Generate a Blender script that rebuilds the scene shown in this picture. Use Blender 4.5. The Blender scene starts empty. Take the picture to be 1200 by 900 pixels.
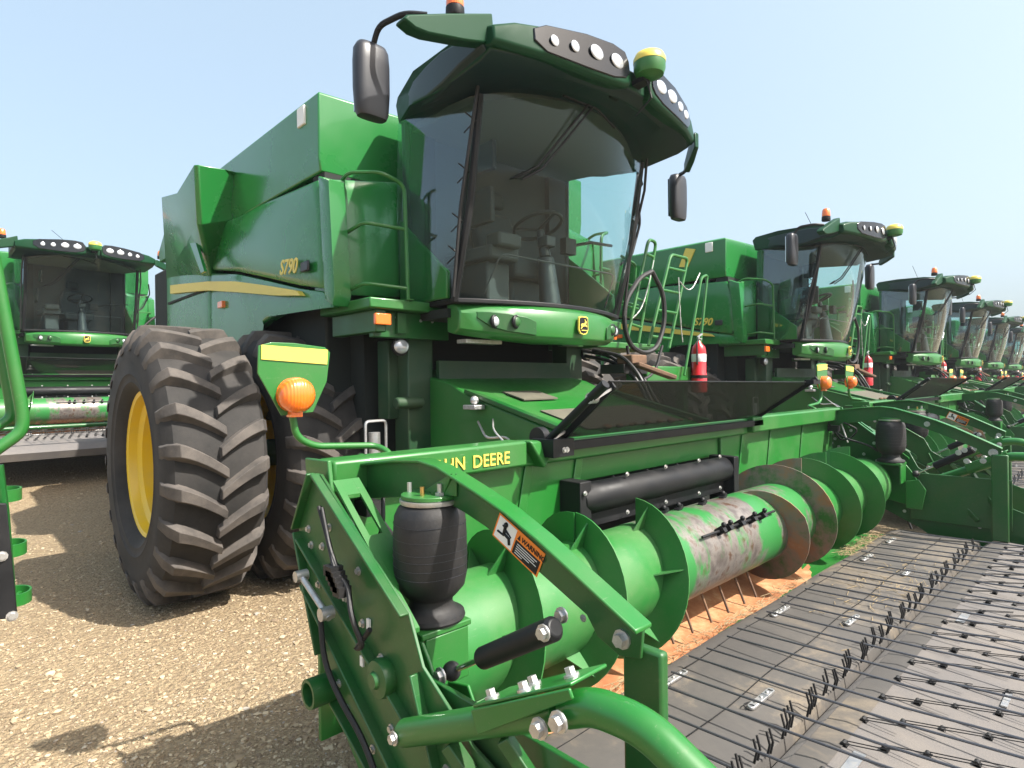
import bpy, bmesh, math, random
from mathutils import Vector, Matrix
random.seed(7)
scene = bpy.context.scene
COL = scene.collection
PI = math.pi
# ------------------------------------------------------------------ camera frame (photo measured at 1200x900)
FPX = 709.5
YAW, PIT, ROL = math.radians(46.405), math.radians(-.142), math.radians(-.665)
CAM = Vector((0, 0, 1.5546))
_F = Vector((math.cos(YAW)*math.cos(PIT), math.sin(YAW)*math.cos(PIT), math.sin(PIT)))
_R = Vector((math.sin(YAW), -math.cos(YAW), 0)); _U = _R.cross(_F)
_R2 = _R*math.cos(ROL)+_U*math.sin(ROL); _U2 = -_R*math.sin(ROL)+_U*math.cos(ROL)
def on(px, py, X=None, Y=None, Z=None):
    """point of a measured pixel on a plane of the machine"""
    d = _F+_R2*((px-600)/FPX)-_U2*((py-450)/FPX)
    if X is not None: t = (X-CAM.x)/d.x
    elif Y is not None: t = (Y-CAM.y)/d.y
    else: t = (Z-CAM.z)/d.z
    return CAM+d*t
def onX(pts, X): return [(p.y, p.z) for p in (on(a, b, X=X) for a, b in pts)]
def onY(pts, Y): return [(p.x, p.z) for p in (on(a, b, Y=Y) for a, b in pts)]
XC = 3.38
def mx(x): return 2*XC-x
# ------------------------------------------------------------------ materials
MATS = {}
def nm(name):
    m = bpy.data.materials.new(name); m.use_nodes = True
    nt = m.node_tree; b = nt.nodes['Principled BSDF']; MATS[name] = m
    return m, nt, b
def link(nt, a, b): nt.links.new(a, b)
def noise(nt, scale, detail=4, rough=.6, coord='Object', dist=0):
    tc = nt.nodes.new('ShaderNodeTexCoord'); n = nt.nodes.new('ShaderNodeTexNoise')
    n.inputs['Scale'].default_value = scale; n.inputs['Detail'].default_value = detail
    n.inputs['Roughness'].default_value = rough; n.inputs['Distortion'].default_value = dist
    link(nt, tc.outputs[coord], n.inputs['Vector']); return n
def ramp(nt, src, stops):
    r = nt.nodes.new('ShaderNodeValToRGB'); e = r.color_ramp.elements
    while len(e) < len(stops): e.new(.5)
    for i, (p, c) in enumerate(stops):
        e[i].position = p; e[i].color = (c[0], c[1], c[2], 1) if hasattr(c, '__len__') else (c, c, c, 1)
    link(nt, src, r.inputs['Fac']); return r
def mixc(nt, fac, a, b):
    m = nt.nodes.new('ShaderNodeMix'); m.data_type = 'RGBA'
    for s, v in ((m.inputs[6], a), (m.inputs[7], b)):
        if hasattr(v, 'default_value') or hasattr(v, 'links'): link(nt, v, s)
        else: s.default_value = (v[0], v[1], v[2], 1)
    if isinstance(fac, (int, float)): m.inputs[0].default_value = fac
    else: link(nt, fac, m.inputs[0])
    return m.outputs[2]
def bump(nt, b, src, strength, dist=.01):
    bp = nt.nodes.new('ShaderNodeBump'); bp.inputs['Strength'].default_value = strength; bp.inputs['Distance'].default_value = dist
    link(nt, src, bp.inputs['Height']); link(nt, bp.outputs[0], b.inputs['Normal']); return bp
def mat(name, col, rough=.4, metal=0, coat=0, dust=None, dustamt=.3, dscale=3, bumpv=0, bscale=40, spec=None):
    m, nt, b = nm(name)
    b.inputs['Base Color'].default_value = (*col, 1); b.inputs['Roughness'].default_value = rough
    b.inputs['Metallic'].default_value = metal; b.inputs['Coat Weight'].default_value = coat; b.inputs['Coat Roughness'].default_value = .08
    if spec is not None: b.inputs['Specular IOR Level'].default_value = spec
    if dust:
        n = noise(nt, dscale, 6, .65); r = ramp(nt, n.outputs['Fac'], [(.42, 0), (.75, dustamt)])
        link(nt, mixc(nt, r.outputs[0], col, dust), b.inputs['Base Color'])
        r2 = ramp(nt, n.outputs['Fac'], [(.35, rough), (.7, min(1, rough+.25))]); link(nt, r2.outputs[0], b.inputs['Roughness'])
    if bumpv:
        n = noise(nt, bscale, 3); bump(nt, b, n.outputs['Fac'], bumpv)
    return m
GC = (.013, .135, .019); DUST = (.1, .13, .06)
mat('green_paint', GC, .3, 0, .2, DUST, .28, 2.2)
mat('green_panel', (.013, .155, .03), .17, 0, .35, (.08, .13, .07), .12, .8, .006, 1.4)
mat('green_frame', (.007, .085, .014), .34, 0, .15, (.08, .09, .045), .4, 4)
mat('green_auger', (.02, .15, .028), .33, 0, .15, (.16, .2, .1), .35, 3)
mat('green_shaded', (.005, .042, .012), .5, 0, .1, (.1, .1, .06), .4, 3)  # machine green darkened in the colour for shade under cab and platform
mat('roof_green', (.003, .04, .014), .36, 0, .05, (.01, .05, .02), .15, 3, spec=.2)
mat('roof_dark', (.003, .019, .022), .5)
mat('yellow_paint', (.72, .48, .015), .35, 0, .3, (.5, .4, .15), .4, 5)
mat('yellow_decal', (.68, .54, .09), .4)
mat('black_plastic', (.008, .0085, .010), .42, 0, 0, (.05, .045, .04), .15, 6, spec=.3)
mat('black_rubber', (.007, .007, .008), .48, 0, 0, (.04, .034, .028), .4, 9, .1, 60)
mat('grey_plastic', (.02, .021, .026), .4)
mat('grey_fabric', (.028, .034, .04), .8)
mat('headliner', (.085, .09, .085), .85)
mat('beige_trim', (.035, .038, .042), .7)
mat('white_paint', (.75, .75, .72), .4)
mat('zinc', (.55, .55, .55), .38, .9, 0, (.3, .26, .2), .5, 30)
mat('chrome', (.75, .75, .75), .15, 1)
mat('lens_white', (.5, .52, .56), .12, .35, 1)
mat('amber', (.85, .16, .01), .2, 0, 1)
mat('red_paint', (.55, .01, .015), .3, 0, .5)
mat('orange_label', (.8, .22, .02), .5)
mat('brass', (.6, .42, .15), .3, 1)
mat('rust_brown', (.12, .07, .045), .75, .2, 0, (.3, .18, .1), .7, 8)
mat('black_gloss', (.006, .007, .009), .18)
mat('dust_patch', (.085, .08, .058), .8, 0, 0, (.14, .13, .09), .6, 8)
mat('painted_shade', (.008, .012, .01), .8)  # near-black colour carries the shade in openings and under the body
mat('straw', (.3, .225, .125), .85)
mat('stone', (.36, .29, .21), .9)
for pn in ('green_paint', 'green_frame', 'green_auger', 'green_panel'):
    nt = MATS[pn].node_tree; b = nt.nodes['Principled BSDF']; src = b.inputs['Base Color'].links[0].from_socket
    fn = noise(nt, 70, 5, .75); fr_ = ramp(nt, fn.outputs['Fac'], [(.58, 0), (.72, .22 if pn != 'green_panel' else .05)])
    sc_ = noise(nt, 5, 3, .5); mp_ = nt.nodes.new('ShaderNodeMapping'); mp_.inputs['Scale'].default_value = (3, 30, 30); mp_.inputs['Rotation'].default_value = (.4, .3, .5); tc_ = nt.nodes.new('ShaderNodeTexCoord')
    link(nt, tc_.outputs['Object'], mp_.inputs[0]); link(nt, mp_.outputs[0], sc_.inputs['Vector']); sr_ = ramp(nt, sc_.outputs['Fac'], [(.70, 0), (.74, .3 if pn != 'green_panel' else 0)])
    c_ = mixc(nt, fr_.outputs[0], src, (.16, .17, .1)); link(nt, mixc(nt, sr_.outputs[0], c_, (.2, .24, .16)), b.inputs['Base Color'])
# bead on amber lens
nt = MATS['amber'].node_tree; w = nt.nodes.new('ShaderNodeTexWave'); tc = nt.nodes.new('ShaderNodeTexCoord'); w.inputs['Scale'].default_value = 30
link(nt, tc.outputs['Object'], w.inputs['Vector']); bump(nt, nt.nodes['Principled BSDF'], w.outputs['Fac'], .3, .004)
# tyre: dusty raised rubber
m, nt, b = nm('tyre'); n = noise(nt, 2.5, 7, .7); r = ramp(nt, n.outputs['Fac'], [(.35, (.012, .0115, .011)), (.65, (.036, .032, .029))])
link(nt, r.outputs[0], b.inputs['Base Color']); b.inputs['Roughness'].default_value = .82; n2 = noise(nt, 60, 4); bump(nt, b, n2.outputs['Fac'], .12)
# dusty lug tops
m, nt, b = nm('tyre_lug'); n = noise(nt, 5, 7, .7); r = ramp(nt, n.outputs['Fac'], [(.3, (.033, .03, .028)), (.62, (.1, .086, .075))])
link(nt, r.outputs[0], b.inputs['Base Color']); b.inputs['Roughness'].default_value = .85; n2 = noise(nt, 50, 4); bump(nt, b, n2.outputs['Fac'], .15)
# worn auger drum: bare steel breaking through paint
m, nt, b = nm('worn_drum'); n = noise(nt, 2.3, 8, .68); mp_ = nt.nodes.new('ShaderNodeMapping'); mp_.inputs['Scale'].default_value = (1.6, .7, .7); tc_ = nt.nodes.new('ShaderNodeTexCoord'); link(nt, tc_.outputs['Object'], mp_.inputs[0]); link(nt, mp_.outputs[0], n.inputs['Vector']); fac = ramp(nt, n.outputs['Fac'], [(.45, 0), (.53, 1)])
n3 = noise(nt, 14, 4); st = ramp(nt, n3.outputs['Fac'], [(.35, (.13, .11, .1)), (.55, (.235, .21, .19)), (.68, (.12, .065, .04))])
link(nt, mixc(nt, fac.outputs[0], (.022, .16, .035), st.outputs[0]), b.inputs['Base Color'])
mt = nt.nodes.new('ShaderNodeMath'); mt.operation = 'MULTIPLY'; mt.inputs[1].default_value = .6; link(nt, fac.outputs[0], mt.inputs[0]); link(nt, mt.outputs[0], b.inputs['Metallic'])
b.inputs['Roughness'].default_value = .42
m, nt, b = nm('worn_flight'); n = noise(nt, 3.5, 6, .65); r = ramp(nt, n.outputs['Fac'], [(.35, (.03, .15, .03)), (.46, (.2, .17, .14)), (.58, (.3, .15, .08)), (.75, (.35, .28, .22))])
link(nt, r.outputs[0], b.inputs['Base Color']); b.inputs['Metallic'].default_value = .3; b.inputs['Roughness'].default_value = .5
# rusty dusty floor tray
m, nt, b = nm('tray_dust'); n = noise(nt, 6, 8, .7); r = ramp(nt, n.outputs['Fac'], [(.3, (.25, .085, .03)), (.5, (.36, .155, .065)), (.62, (.45, .26, .13)), (.75, (.2, .08, .035))])
link(nt, r.outputs[0], b.inputs['Base Color']); b.inputs['Roughness'].default_value = .9; n2 = noise(nt, 120, 4); bump(nt, b, n2.outputs['Fac'], .5, .004)
# belt: grey rubber with pale dried dust
m, nt, b = nm('belt'); n = noise(nt, 1.7, 7, .7, dist=.6); r = ramp(nt, n.outputs['Fac'], [(.42, (.062, .057, .053)), (.54, (.09, .08, .07)), (.66, (.24, .19, .13))])
n4 = noise(nt, 45, 3); link(nt, mixc(nt, n4.outputs['Fac'], r.outputs[0], (.07, .065, .06)), b.inputs['Base Color']); b.inputs['Roughness'].default_value = .8
bump(nt, b, n4.outputs['Fac'], .12, .004)
mat('belt_fabric', (.13, .12, .115), .85, 0, 0, (.22, .19, .16), .6, 3, .2, 180)
mat('rod_steel', (.1, .1, .11), .35, .5)
# clear thin glass
def glass(name, tint, base_r, diff=.03):
    m = bpy.data.materials.new(name); m.use_nodes = True; nt = m.node_tree; nt.nodes.clear(); MATS[name] = m
    o = nt.nodes.new('ShaderNodeOutputMaterial'); t = nt.nodes.new('ShaderNodeBsdfTransparent'); t.inputs[0].default_value = (*tint, 1)
    g = nt.nodes.new('ShaderNodeBsdfGlossy'); g.inputs['Roughness'].default_value = .02; g.inputs[0].default_value = (.9, .95, 1, 1)
    fr = nt.nodes.new('ShaderNodeLayerWeight'); fr.inputs[0].default_value = .5
    pw = nt.nodes.new('ShaderNodeMath'); pw.operation = 'POWER'; pw.inputs[1].default_value = 5; link(nt, fr.outputs['Facing'], pw.inputs[0])
    mm = nt.nodes.new('ShaderNodeMath'); mm.operation = 'MULTIPLY_ADD'; mm.inputs[1].default_value = .7; mm.inputs[2].default_value = base_r
    mm.use_clamp = True
    link(nt, pw.outputs[0], mm.inputs[0]); mx1 = nt.nodes.new('ShaderNodeMixShader'); link(nt, mm.outputs[0], mx1.inputs[0])
    d = nt.nodes.new('ShaderNodeBsdfDiffuse'); d.inputs[0].default_value = (.6, .62, .58, 1); mx0 = nt.nodes.new('ShaderNodeMixShader'); mx0.inputs[0].default_value = diff
    link(nt, t.outputs[0], mx0.inputs[1]); link(nt, d.outputs[0], mx0.inputs[2])
    link(nt, mx0.outputs[0], mx1.inputs[1]); link(nt, g.outputs[0], mx1.inputs[2]); link(nt, mx1.outputs[0], o.inputs[0]); return m
glass('glass', (.9, .975, .95), .012, .004)
glass('glass_side', (.82, .93, .93), .07, .004)
m = bpy.data.materials.new('screen_mesh'); m.use_nodes = True; nt = m.node_tree; MATS['screen_mesh'] = m; b = nt.nodes['Principled BSDF']
b.inputs['Base Color'].default_value = (.02, .02, .02, 1); b.inputs['Roughness'].default_value = .7; b.inputs['Alpha'].default_value = .74

# ------------------------------------------------------------------ mesh collecting
class MB:
    def __init__(s, mats=None): s.v = []; s.f = []; s.m = []; s.k = 0; s.mats = mats or []; s.cuts = []
    def mat(s, k): s.k = k; return s
    def cut(s): s.cuts.append((len(s.v), len(s.f))); return s
    def build_each(s, name, material, parent, **kw):
        out = []; cs = sorted(set([(0, 0)]+s.cuts+[(len(s.v), len(s.f))]))
        for (v0, f0), (v1, f1) in zip(cs, cs[1:]):
            if f1 <= f0: continue
            t = MB(); t.v = s.v[v0:v1]; t.f = [tuple(i-v0 for i in f) for f in s.f[f0:f1]]; t.m = [0]*len(t.f); out.append(t.build(name, material, parent, **kw))
        return out
    def add(s, vs, fs):
        n = len(s.v); s.v += [tuple(v) for v in vs]; s.f += [tuple(i+n for i in f) for f in fs]; s.m += [s.k]*len(fs); return s
    def box(s, x0, x1, y0, y1, z0, z1):
        v = [(x, y, z) for x in (x0, x1) for y in (y0, y1) for z in (z0, z1)]
        return s.add(v, [(0, 1, 3, 2), (4, 6, 7, 5), (0, 4, 5, 1), (2, 3, 7, 6), (0, 2, 6, 4), (1, 5, 7, 3)])
    def prism(s, pts, ax, a0, a1):
        P = {'X': lambda p, a: (a, p[0], p[1]), 'Y': lambda p, a: (p[0], a, p[1]), 'Z': lambda p, a: (p[0], p[1], a)}[ax]
        n = len(pts); v = [P(p, a0) for p in pts]+[P(p, a1) for p in pts]
        return s.add(v, [tuple(range(n))[::-1], tuple(range(n, 2*n))]+[(i, (i+1) % n, n+(i+1) % n, n+i) for i in range(n)])
    def loft(s, rings, closed=True, caps=True):
        n = len(rings[0]); v = [p for r in rings for p in r]; f = []
        for k in range(len(rings)-1):
            for i in range(n if closed else n-1):
                j = (i+1) % n; f.append((k*n+i, k*n+j, (k+1)*n+j, (k+1)*n+i))
        if caps and closed: f += [tuple(range(n))[::-1], tuple((len(rings)-1)*n+i for i in range(n))]
        return s.add(v, f)
    def tube(s, path, r, n=10, caps=True):
        path = [Vector(p) for p in path]; rings = []
        rr = r if hasattr(r, '__len__') else [r]*len(path)
        t0 = (path[1]-path[0]).normalized(); u = t0.orthogonal().normalized()
        for i, p in enumerate(path):
            a = (p-path[i-1]).normalized() if i else t0
            c = (path[i+1]-p).normalized() if i < len(path)-1 else a
            t = (a+c); t = t.normalized() if t.length > 1e-6 else a
            u = (u-t*u.dot(t)).normalized(); w = t.cross(u)
            k = 1/max(.5, math.sqrt(max(.01, (1+a.dot(c))/2)))
            rings.append([p+(u*math.cos(2*PI*j/n)+w*math.sin(2*PI*j/n))*rr[i]*(k if 0 < i < len(path)-1 else 1) for j in range(n)])
        return s.loft(rings, True, caps)
    def cyl(s, a, b, r, r2=None, n=16): return s.tube([a, b], [r, r if r2 is None else r2], n)
    def bar(s, a, b, w, h, up=(0, 0, 1)):
        a, b = Vector(a), Vector(b); t = (b-a).normalized(); u = Vector(up); sd = t.cross(u)
        if sd.length < 1e-4: sd = t.orthogonal()
        sd.normalize(); u = sd.cross(t).normalized()
        return s.loft([[p+sd*x*w/2+u*z*h/2 for x, z in ((-1, -1), (1, -1), (1, 1), (-1, 1))] for p in (a, b)])
    def lathe(s, prof, c, ax=(0, 0, 1), n=24, caps=True):
        c = Vector(c); t = Vector(ax).normalized(); u = t.orthogonal().normalized(); w = t.cross(u)
        return s.loft([[c+t*h+(u*math.cos(2*PI*j/n)+w*math.sin(2*PI*j/n))*max(r, .0005) for j in range(n)] for r, h in prof], True, caps)
    def bolt(s, p, d, r=.009, h=.008):
        s.cut(); p, d = Vector(p), Vector(d).normalized(); s.tube([p, p+d*h*.3], r*1.5, 10); s.tube([p+d*h*.3, p+d*h*1.1], r, 6); return s
    def ball(s, c, r, sc=(1, 1, 1), n=12):
        c = Vector(c); rings = []
        for i in range(1, n//2+6): pass
        m = n//2+2
        for i in range(m+1):
            a = PI*i/m; q = max(math.sin(a), .002)
            rings.append([c+Vector((r*sc[0]*q*math.cos(2*PI*j/n), r*sc[1]*q*math.sin(2*PI*j/n), r*sc[2]*math.cos(a))) for j in range(n)])
        return s.loft(rings)
    def panel(s, pts, X, th=.05, crown=.03, sign=-1):
        """crowned sheet: outline in (y,z), outer face at X bulging by crown along sign*x"""
        n = len(pts); cy = sum(p[0] for p in pts)/n; cz = sum(p[1] for p in pts)/n; rings = []
        rings.append([(X-sign*th, y, z) for y, z in pts])
        for f, h in ((1, -.012), (.985, 0), (.93, .25), (.8, .5), (.6, .75), (.35, .93), (.1, 1)):
            hh = h*crown if h >= 0 else h
            rings.append([(X+sign*hh, cy+(y-cy)*f, cz+(z-cz)*f) for y, z in pts])
        return s.loft(rings)
    def build(s, name, material, parent=None, label=None, bevel=0, angle=38, root=None):
        L = Vector((0, 0, 0)); o = parent
        while o is not None:
            L = o.location.copy(); o = o.parent
        if root is not None: L = Vector(root)
        me = bpy.data.meshes.new(name); me.from_pydata([tuple(Vector(v)-L) for v in s.v], [], s.f); me.update()
        bm = bmesh.new(); bm.from_mesh(me); bmesh.ops.recalc_face_normals(bm, faces=bm.faces); bm.to_mesh(me); bm.free()
        ms = s.mats if s.mats else [material]
        for q in ms: me.materials.append(MATS[q])
        if s.mats:
            for p, k in zip(me.polygons, s.m): p.material_index = k
        me.polygons.foreach_set('use_smooth', [True]*len(me.polygons)); me.set_sharp_from_angle(angle=math.radians(angle))
        ob = bpy.data.objects.new(name, me); COL.objects.link(ob)
        if parent is not None: ob.parent = parent
        elif root is not None: ob.location = L
        if label: ob['label'] = label
        if bevel:
            bv = ob.modifiers.new('bevel', 'BEVEL'); bv.width = bevel; bv.segments = 2; bv.limit_method = 'ANGLE'; bv.angle_limit = math.radians(40); bv.harden_normals = False
        return ob
def empty(name, loc, label, cat, group=None):
    o = bpy.data.objects.new(name, None); o.empty_display_size = .2; COL.objects.link(o); o.location = loc
    o['label'] = label; o['category'] = cat
    if group: o['group'] = group
    return o
def tag(o, label, cat, group=None, kind=None):
    if label: o['label'] = label
    if cat: o['category'] = cat
    if group: o['group'] = group
    if kind: o['kind'] = kind
    return o
def copy_tree(o, parent=None):
    c = o.copy(); COL.objects.link(c)
    if parent is not None: c.parent = parent
    for ch in list(o.children): copy_tree(ch, c)
    return c
def lettering(txt, org, xd, yd, size, mb, depth=.002, shear=0, bold=0, space=1.0):
    cu = bpy.data.curves.new('t', 'FONT'); cu.body = txt; cu.size = size; cu.extrude = depth; cu.shear = shear; cu.offset = bold; cu.space_character = space
    cu.resolution_u = 3
    ob = bpy.data.objects.new('t', cu); COL.objects.link(ob); bpy.context.view_layer.update()
    me = bpy.data.meshes.new_from_object(ob.evaluated_get(bpy.context.evaluated_depsgraph_get()))
    org, xd, yd = Vector(org), Vector(xd).normalized(), Vector(yd); yd = (yd-xd*yd.dot(xd)).normalized(); zd = xd.cross(yd)
    mb.add([org+xd*v.co.x+yd*v.co.y+zd*v.co.z for v in me.vertices], [tuple(p.vertices) for p in me.polygons])
    bpy.data.objects.remove(ob); bpy.data.meshes.remove(me); bpy.data.curves.remove(cu)
def arcpts(c, r, a0, a1, n, pl):
    out = []
    for i in range(n+1):
        a = a0+(a1-a0)*i/n; p, q = r*math.cos(a), r*math.sin(a)
        out.append(Vector(c)+Vector({'XZ': (p, 0, q), 'YZ': (0, p, q), 'XY': (p, q, 0)}[pl]))
    return out
def rounded(path, rad=.06, n=4):
    P = [Vector(p) for p in path]; out = [P[0]]
    for i in range(1, len(P)-1):
        a, b, c = P[i-1], P[i], P[i+1]; r = min(rad, (a-b).length*.45, (c-b).length*.45)
        s, e = b+(a-b).normalized()*r, b+(c-b).normalized()*r
        for k in range(n+1):
            t = k/n; out.append(s*(1-t)**2+b*2*t*(1-t)+e*t*t)
    out.append(P[-1]); return out

# ================================================================== COMBINE HARVESTER
def make_combine():
    R = empty('combine_harvester', (XC, 5.0, 0), '', 'combine')
    XS = 1.93
    # ---- wheels
    W, RO, CY, CZ = .63, 1.0, 5.0, 1.0
    def wheel(x0, cy, cz, ro, wd, rim_r, side):
        """side -1: outer face at smaller x"""
        xm = x0+wd/2
        q = ro-.06
        prof = [(rim_r, -wd*.36), (rim_r+.015, -wd*.42), (rim_r+.06, -wd*.485), (rim_r+.07, -wd*.495), (rim_r+.078, -wd*.49), (rim_r+.12, -wd*.505), (rim_r+.128, -wd*.515), (rim_r+.135, -wd*.508), ((rim_r+ro)*.5, -wd*.52), (q-.08, -wd*.5), (q-.02, -wd*.43), (q, -wd*.25), (q+.008, 0),
                (q, wd*.25), (q-.02, wd*.43), (q-.08, wd*.5), ((rim_r+ro)*.5, wd*.52), (rim_r+.135, wd*.508), (rim_r+.128, wd*.515), (rim_r+.12, wd*.505), (rim_r+.078, wd*.49), (rim_r+.07, wd*.495), (rim_r+.06, wd*.485), (rim_r+.015, wd*.42), (rim_r, wd*.36)]
        wh = MB(); wh.lathe(prof, (xm, cy, cz), (1, 0, 0), 72, False); wt = wh.build('wheel', 'tyre', R)
        lg = MB(); nl = 23
        for sd in (-1, 1):
            for k in range(nl):
                a0 = 2*PI*(k+(.5 if sd > 0 else 0))/nl
                rings = []
                for i in range(8):
                    t = i/7; u = sd*(-.02+t*(wd*.5+.005)); ang = a0+.175*(1-(1-t)**1.5)
                    drop = .0 if t < .8 else (t-.8)**2*1.2
                    hw = .036+.014*t; rb = q-.02-drop*1.5; rt = ro-drop
                    if t > .93: rt -= .02
                    ring = []
                    for da, rr in ((-hw*1.35, rb), (-hw*.8, rt), (hw*.8, rt), (hw*1.35, rb)):
                        a = ang+da/ro; ring.append((xm+u, cy-math.cos(a)*rr, cz+math.sin(a)*rr))
                    rings.append(ring)
                # shoulder running down the sidewall
                u = sd*wd*.525; ang = a0+.185
                rings.append([(xm+u, cy-math.cos(ang+da/ro)*rr, cz+math.sin(ang+da/ro)*rr) for da, rr in ((-.05, q-.13), (-.03, q-.1), (.03, q-.1), (.05, q-.13))])
                lg.loft(rings)
        lg.build('tread', 'tyre_lug', wt, bevel=.004)
        rm = MB(); o = side  # dished rim
        rp = [(rim_r+.012, o*wd*.40), (rim_r+.015, o*wd*.39), (rim_r-.02, o*wd*.37), (rim_r-.03, o*wd*.28), (rim_r-.07, o*wd*.24), (rim_r-.08, o*wd*-.05), (rim_r-.12, o*wd*-.1), (.16, o*wd*-.12), (.15, o*wd*-.06), (.02, o*wd*-.05)]
        rm.lathe(rp, (xm, cy, cz), (1, 0, 0), 48, False)
        rm.lathe([(rim_r+.012, -o*wd*.47), (rim_r-.02, -o*wd*.42), (rim_r-.05, -o*wd*.1), (.1, -o*wd*.05)], (xm, cy, cz), (1, 0, 0), 48, False)
        rr = rm.build('rim', 'yellow_paint', wt)
        bt = MB()
        for k in range(10):
            a = 2*PI*k/10; bt.bolt((xm-o*wd*.12, cy+.22*math.cos(a), cz+.22*math.sin(a)), (o, 0, 0), .016, .03)
        bt.build_each('wheel_nut', 'zinc', rr)
    for x0, sd in ((1.005, -1), (1.80, -1), (mx(1.80)-W, 1), (mx(1.005)-W, 1)):
        wheel(x0, CY, CZ, RO, W, .52, sd)
    for x0, sd in ((2.05, -1), (mx(2.05)-.5, 1)): wheel(x0, 8.7, .74, .74, .5, .36, sd)
    mb = MB(); mb.cyl((1.3, CY, CZ), (mx(1.3), CY, CZ), .11); mb.box(2.45, mx(2.45), 4.75, 5.25, .72, 1.25); mb.build('front_axle', 'green_shaded', R, bevel=.01); mb = MB(); mb.cyl((2.2, 8.7, .74), (mx(2.2), 8.7, .74), .09)
    mb.box(3.1, 3.66, 8.5, 8.9, .7, 1.1); mb.build('rear_axle', 'green_shaded', R, bevel=.01)
    # ---- grain tank
    mb = MB(); zt, zs = 3.62, 3.05
    mb.loft([[(1.97, 3.99, zs), (2.9, 3.99, zs), (mx(1.97), 3.99, zs), (mx(1.97), 8.2, zs), (1.97, 8.2, zs)],
             [(1.955, 3.985, zs+.1), (2.9, 3.985, zs+.1), (mx(1.955), 3.985, zs+.1), (mx(1.955), 8.2, zs+.1), (1.955, 8.2, zs+.1)],
             [(1.955, 3.98, zt-.02), (2.9, 3.98, zt+.01), (mx(1.955), 3.98, zt-.02), (mx(1.955), 7.6, zt-.02), (1.955, 7.6, zt-.02)],
             [(1.99, 4.02, zt), (2.9, 4.02, zt+.03), (mx(1.99), 4.02, zt), (mx(1.99), 7.5, zt), (1.99, 7.5, zt)]])
    tank = mb.build('grain_tank', 'green_panel', R, bevel=.012)
    mb = MB(); p = on(354, 137, X=1.955); mb.box(1.94, 1.965, p.y-.06, p.y+.06, p.z-.07, p.z+.07); mb.build('marker_lamp', 'white_paint', tank, bevel=.008)
    mb = MB(); mb.box(2.1, mx(2.1), 4.2, 9.0, 1.25, 3.03); mb.box(2.35, mx(2.35), 8.8, 9.7, 1.2, 2.6); mb.build('chassis', 'painted_shade', R, bevel=.02)  # green chassis coloured near-black for the shadow it sits in
    # ---- side panels (both flanks)
    up = onX([(371, 211), (298, 243), (285, 251), (254, 264), (246, 290), (244.5, 316), (278, 318), (314, 326), (352, 335), (378, 338), (381, 327), (377, 250)], XS)
    low = onX([(245, 320), (278, 321), (314, 329), (352, 338), (379, 342), (388, 348), (389, 360), (351, 361), (332, 366), (313, 377), (296, 393), (284, 410)], XS)+[(5.15, 1.5), (6.25, 1.5)]
    rear = onX([(200, 231), (254, 266), (246, 290), (244.5, 316), (246, 321), (246, 345), (247, 388), (247, 400), (196, 400), (195, 327)], XS)
    post = onX([(373, 206), (385, 210), (392, 345), (390, 358), (381, 352), (379, 327)], XS-.012)
    stripe = onX([(202, 334.5), (216, 333), (246, 330), (278, 330), (315, 335), (351, 341), (355, 346.5), (326, 346.5), (278, 342.5), (246, 340.5), (216, 343), (202, 344.5)], XS-.03)
    gi = onX([(373, 205), (371, 211), (298, 243), (296, 240)], XS+.01)
    for sg in (-1, 1):
        f = (lambda x: x) if sg < 0 else mx
        MB().panel(up, f(XS), .05, .035, sg).build('side_panel', 'green_panel', R, angle=30)
        MB().panel(low, f(XS), .05, .02, sg).build('wheel_arch_panel', 'green_panel', R, angle=30)
        MB().panel(rear, f(XS), .05, .02, sg).build('rear_panel', 'green_panel', R, angle=30)
        MB().panel(post, f(XS-.012), .12, .01, sg).build('corner_post', 'green_panel', R)
        MB().prism(stripe, 'X', f(XS-.052), f(XS-.01)).build('stripe', 'yellow_decal', R)
        a, b2 = on(200, 356, X=XS), on(244, 357, X=XS); MB().box(*sorted((f(XS-.03), f(XS-.002))), b2.y, a.y, a.z-.012, a.z+.012).build('vent_slot', 'painted_shade', R)
        a = on(261, 357, X=XS-.02); MB().box(*sorted((f(XS-.045), f(XS-.01))), a.y-.05, a.y+.07, a.z-.03, a.z+.03).build('side_reflector', 'amber', R, bevel=.004)
    # front faces of the side bodies, beside the cab
    for sg in (-1, 1):
        f = (lambda x: x) if sg < 0 else mx
        q = onY([(388, 210), (475, 214), (473, 348), (393, 345)], 3.80)
        n = []
        mb = MB(); pts = [(f(x), z) for x, z in q]; cx = sum(p[0] for p in pts)/4; cz = sum(p[1] for p in pts)/4
        mb.loft([[(x, 4.1, z) for x, z in pts], [(x, 3.81, z) for x, z in pts]]+[[(cx+(x-cx)*k, 3.81-h, cz+(z-cz)*k) for x, z in pts] for k, h in ((.97, .01), (.8, .03), (.5, .045), (.1, .05))])
        mb.build('front_panel', 'green_panel', R, angle=30)
        MB().box(min(f(1.99), f(2.75)), max(f(1.99), f(2.75)), 3.97, 4.15, 2.98, 3.048).build('seam_gap', 'painted_shade', R)
    # model number on the right flank
    mb = MB(); a, b_ = on(330, 321, X=XS-.05), on(362, 318, X=XS-.05)
    lettering('S790', a+Vector((-.015, 0, -.008)), (0, -1, -.08), (0, 0, 1), .15, mb, .003, .25, .003)
    mb.build('model_number', 'yellow_decal', R)
    mb = MB(); c = on(357, 313, X=XS-.045); mb.box(c.x-.012, c.x+.01, c.y-.07, c.y+.05, c.z-.035, c.z+.04); mb.build('badge_plate', 'grey_plastic', R, bevel=.01)
    # ---- rear hood scoop
    A = on(227, 193, X=1.62); B = on(207, 226, X=1.62); C = on(189, 231, X=1.64); D = on(195, 327, X=1.93); E_ = on(245, 323, X=1.915); Fp = on(231, 263, X=1.68)
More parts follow.
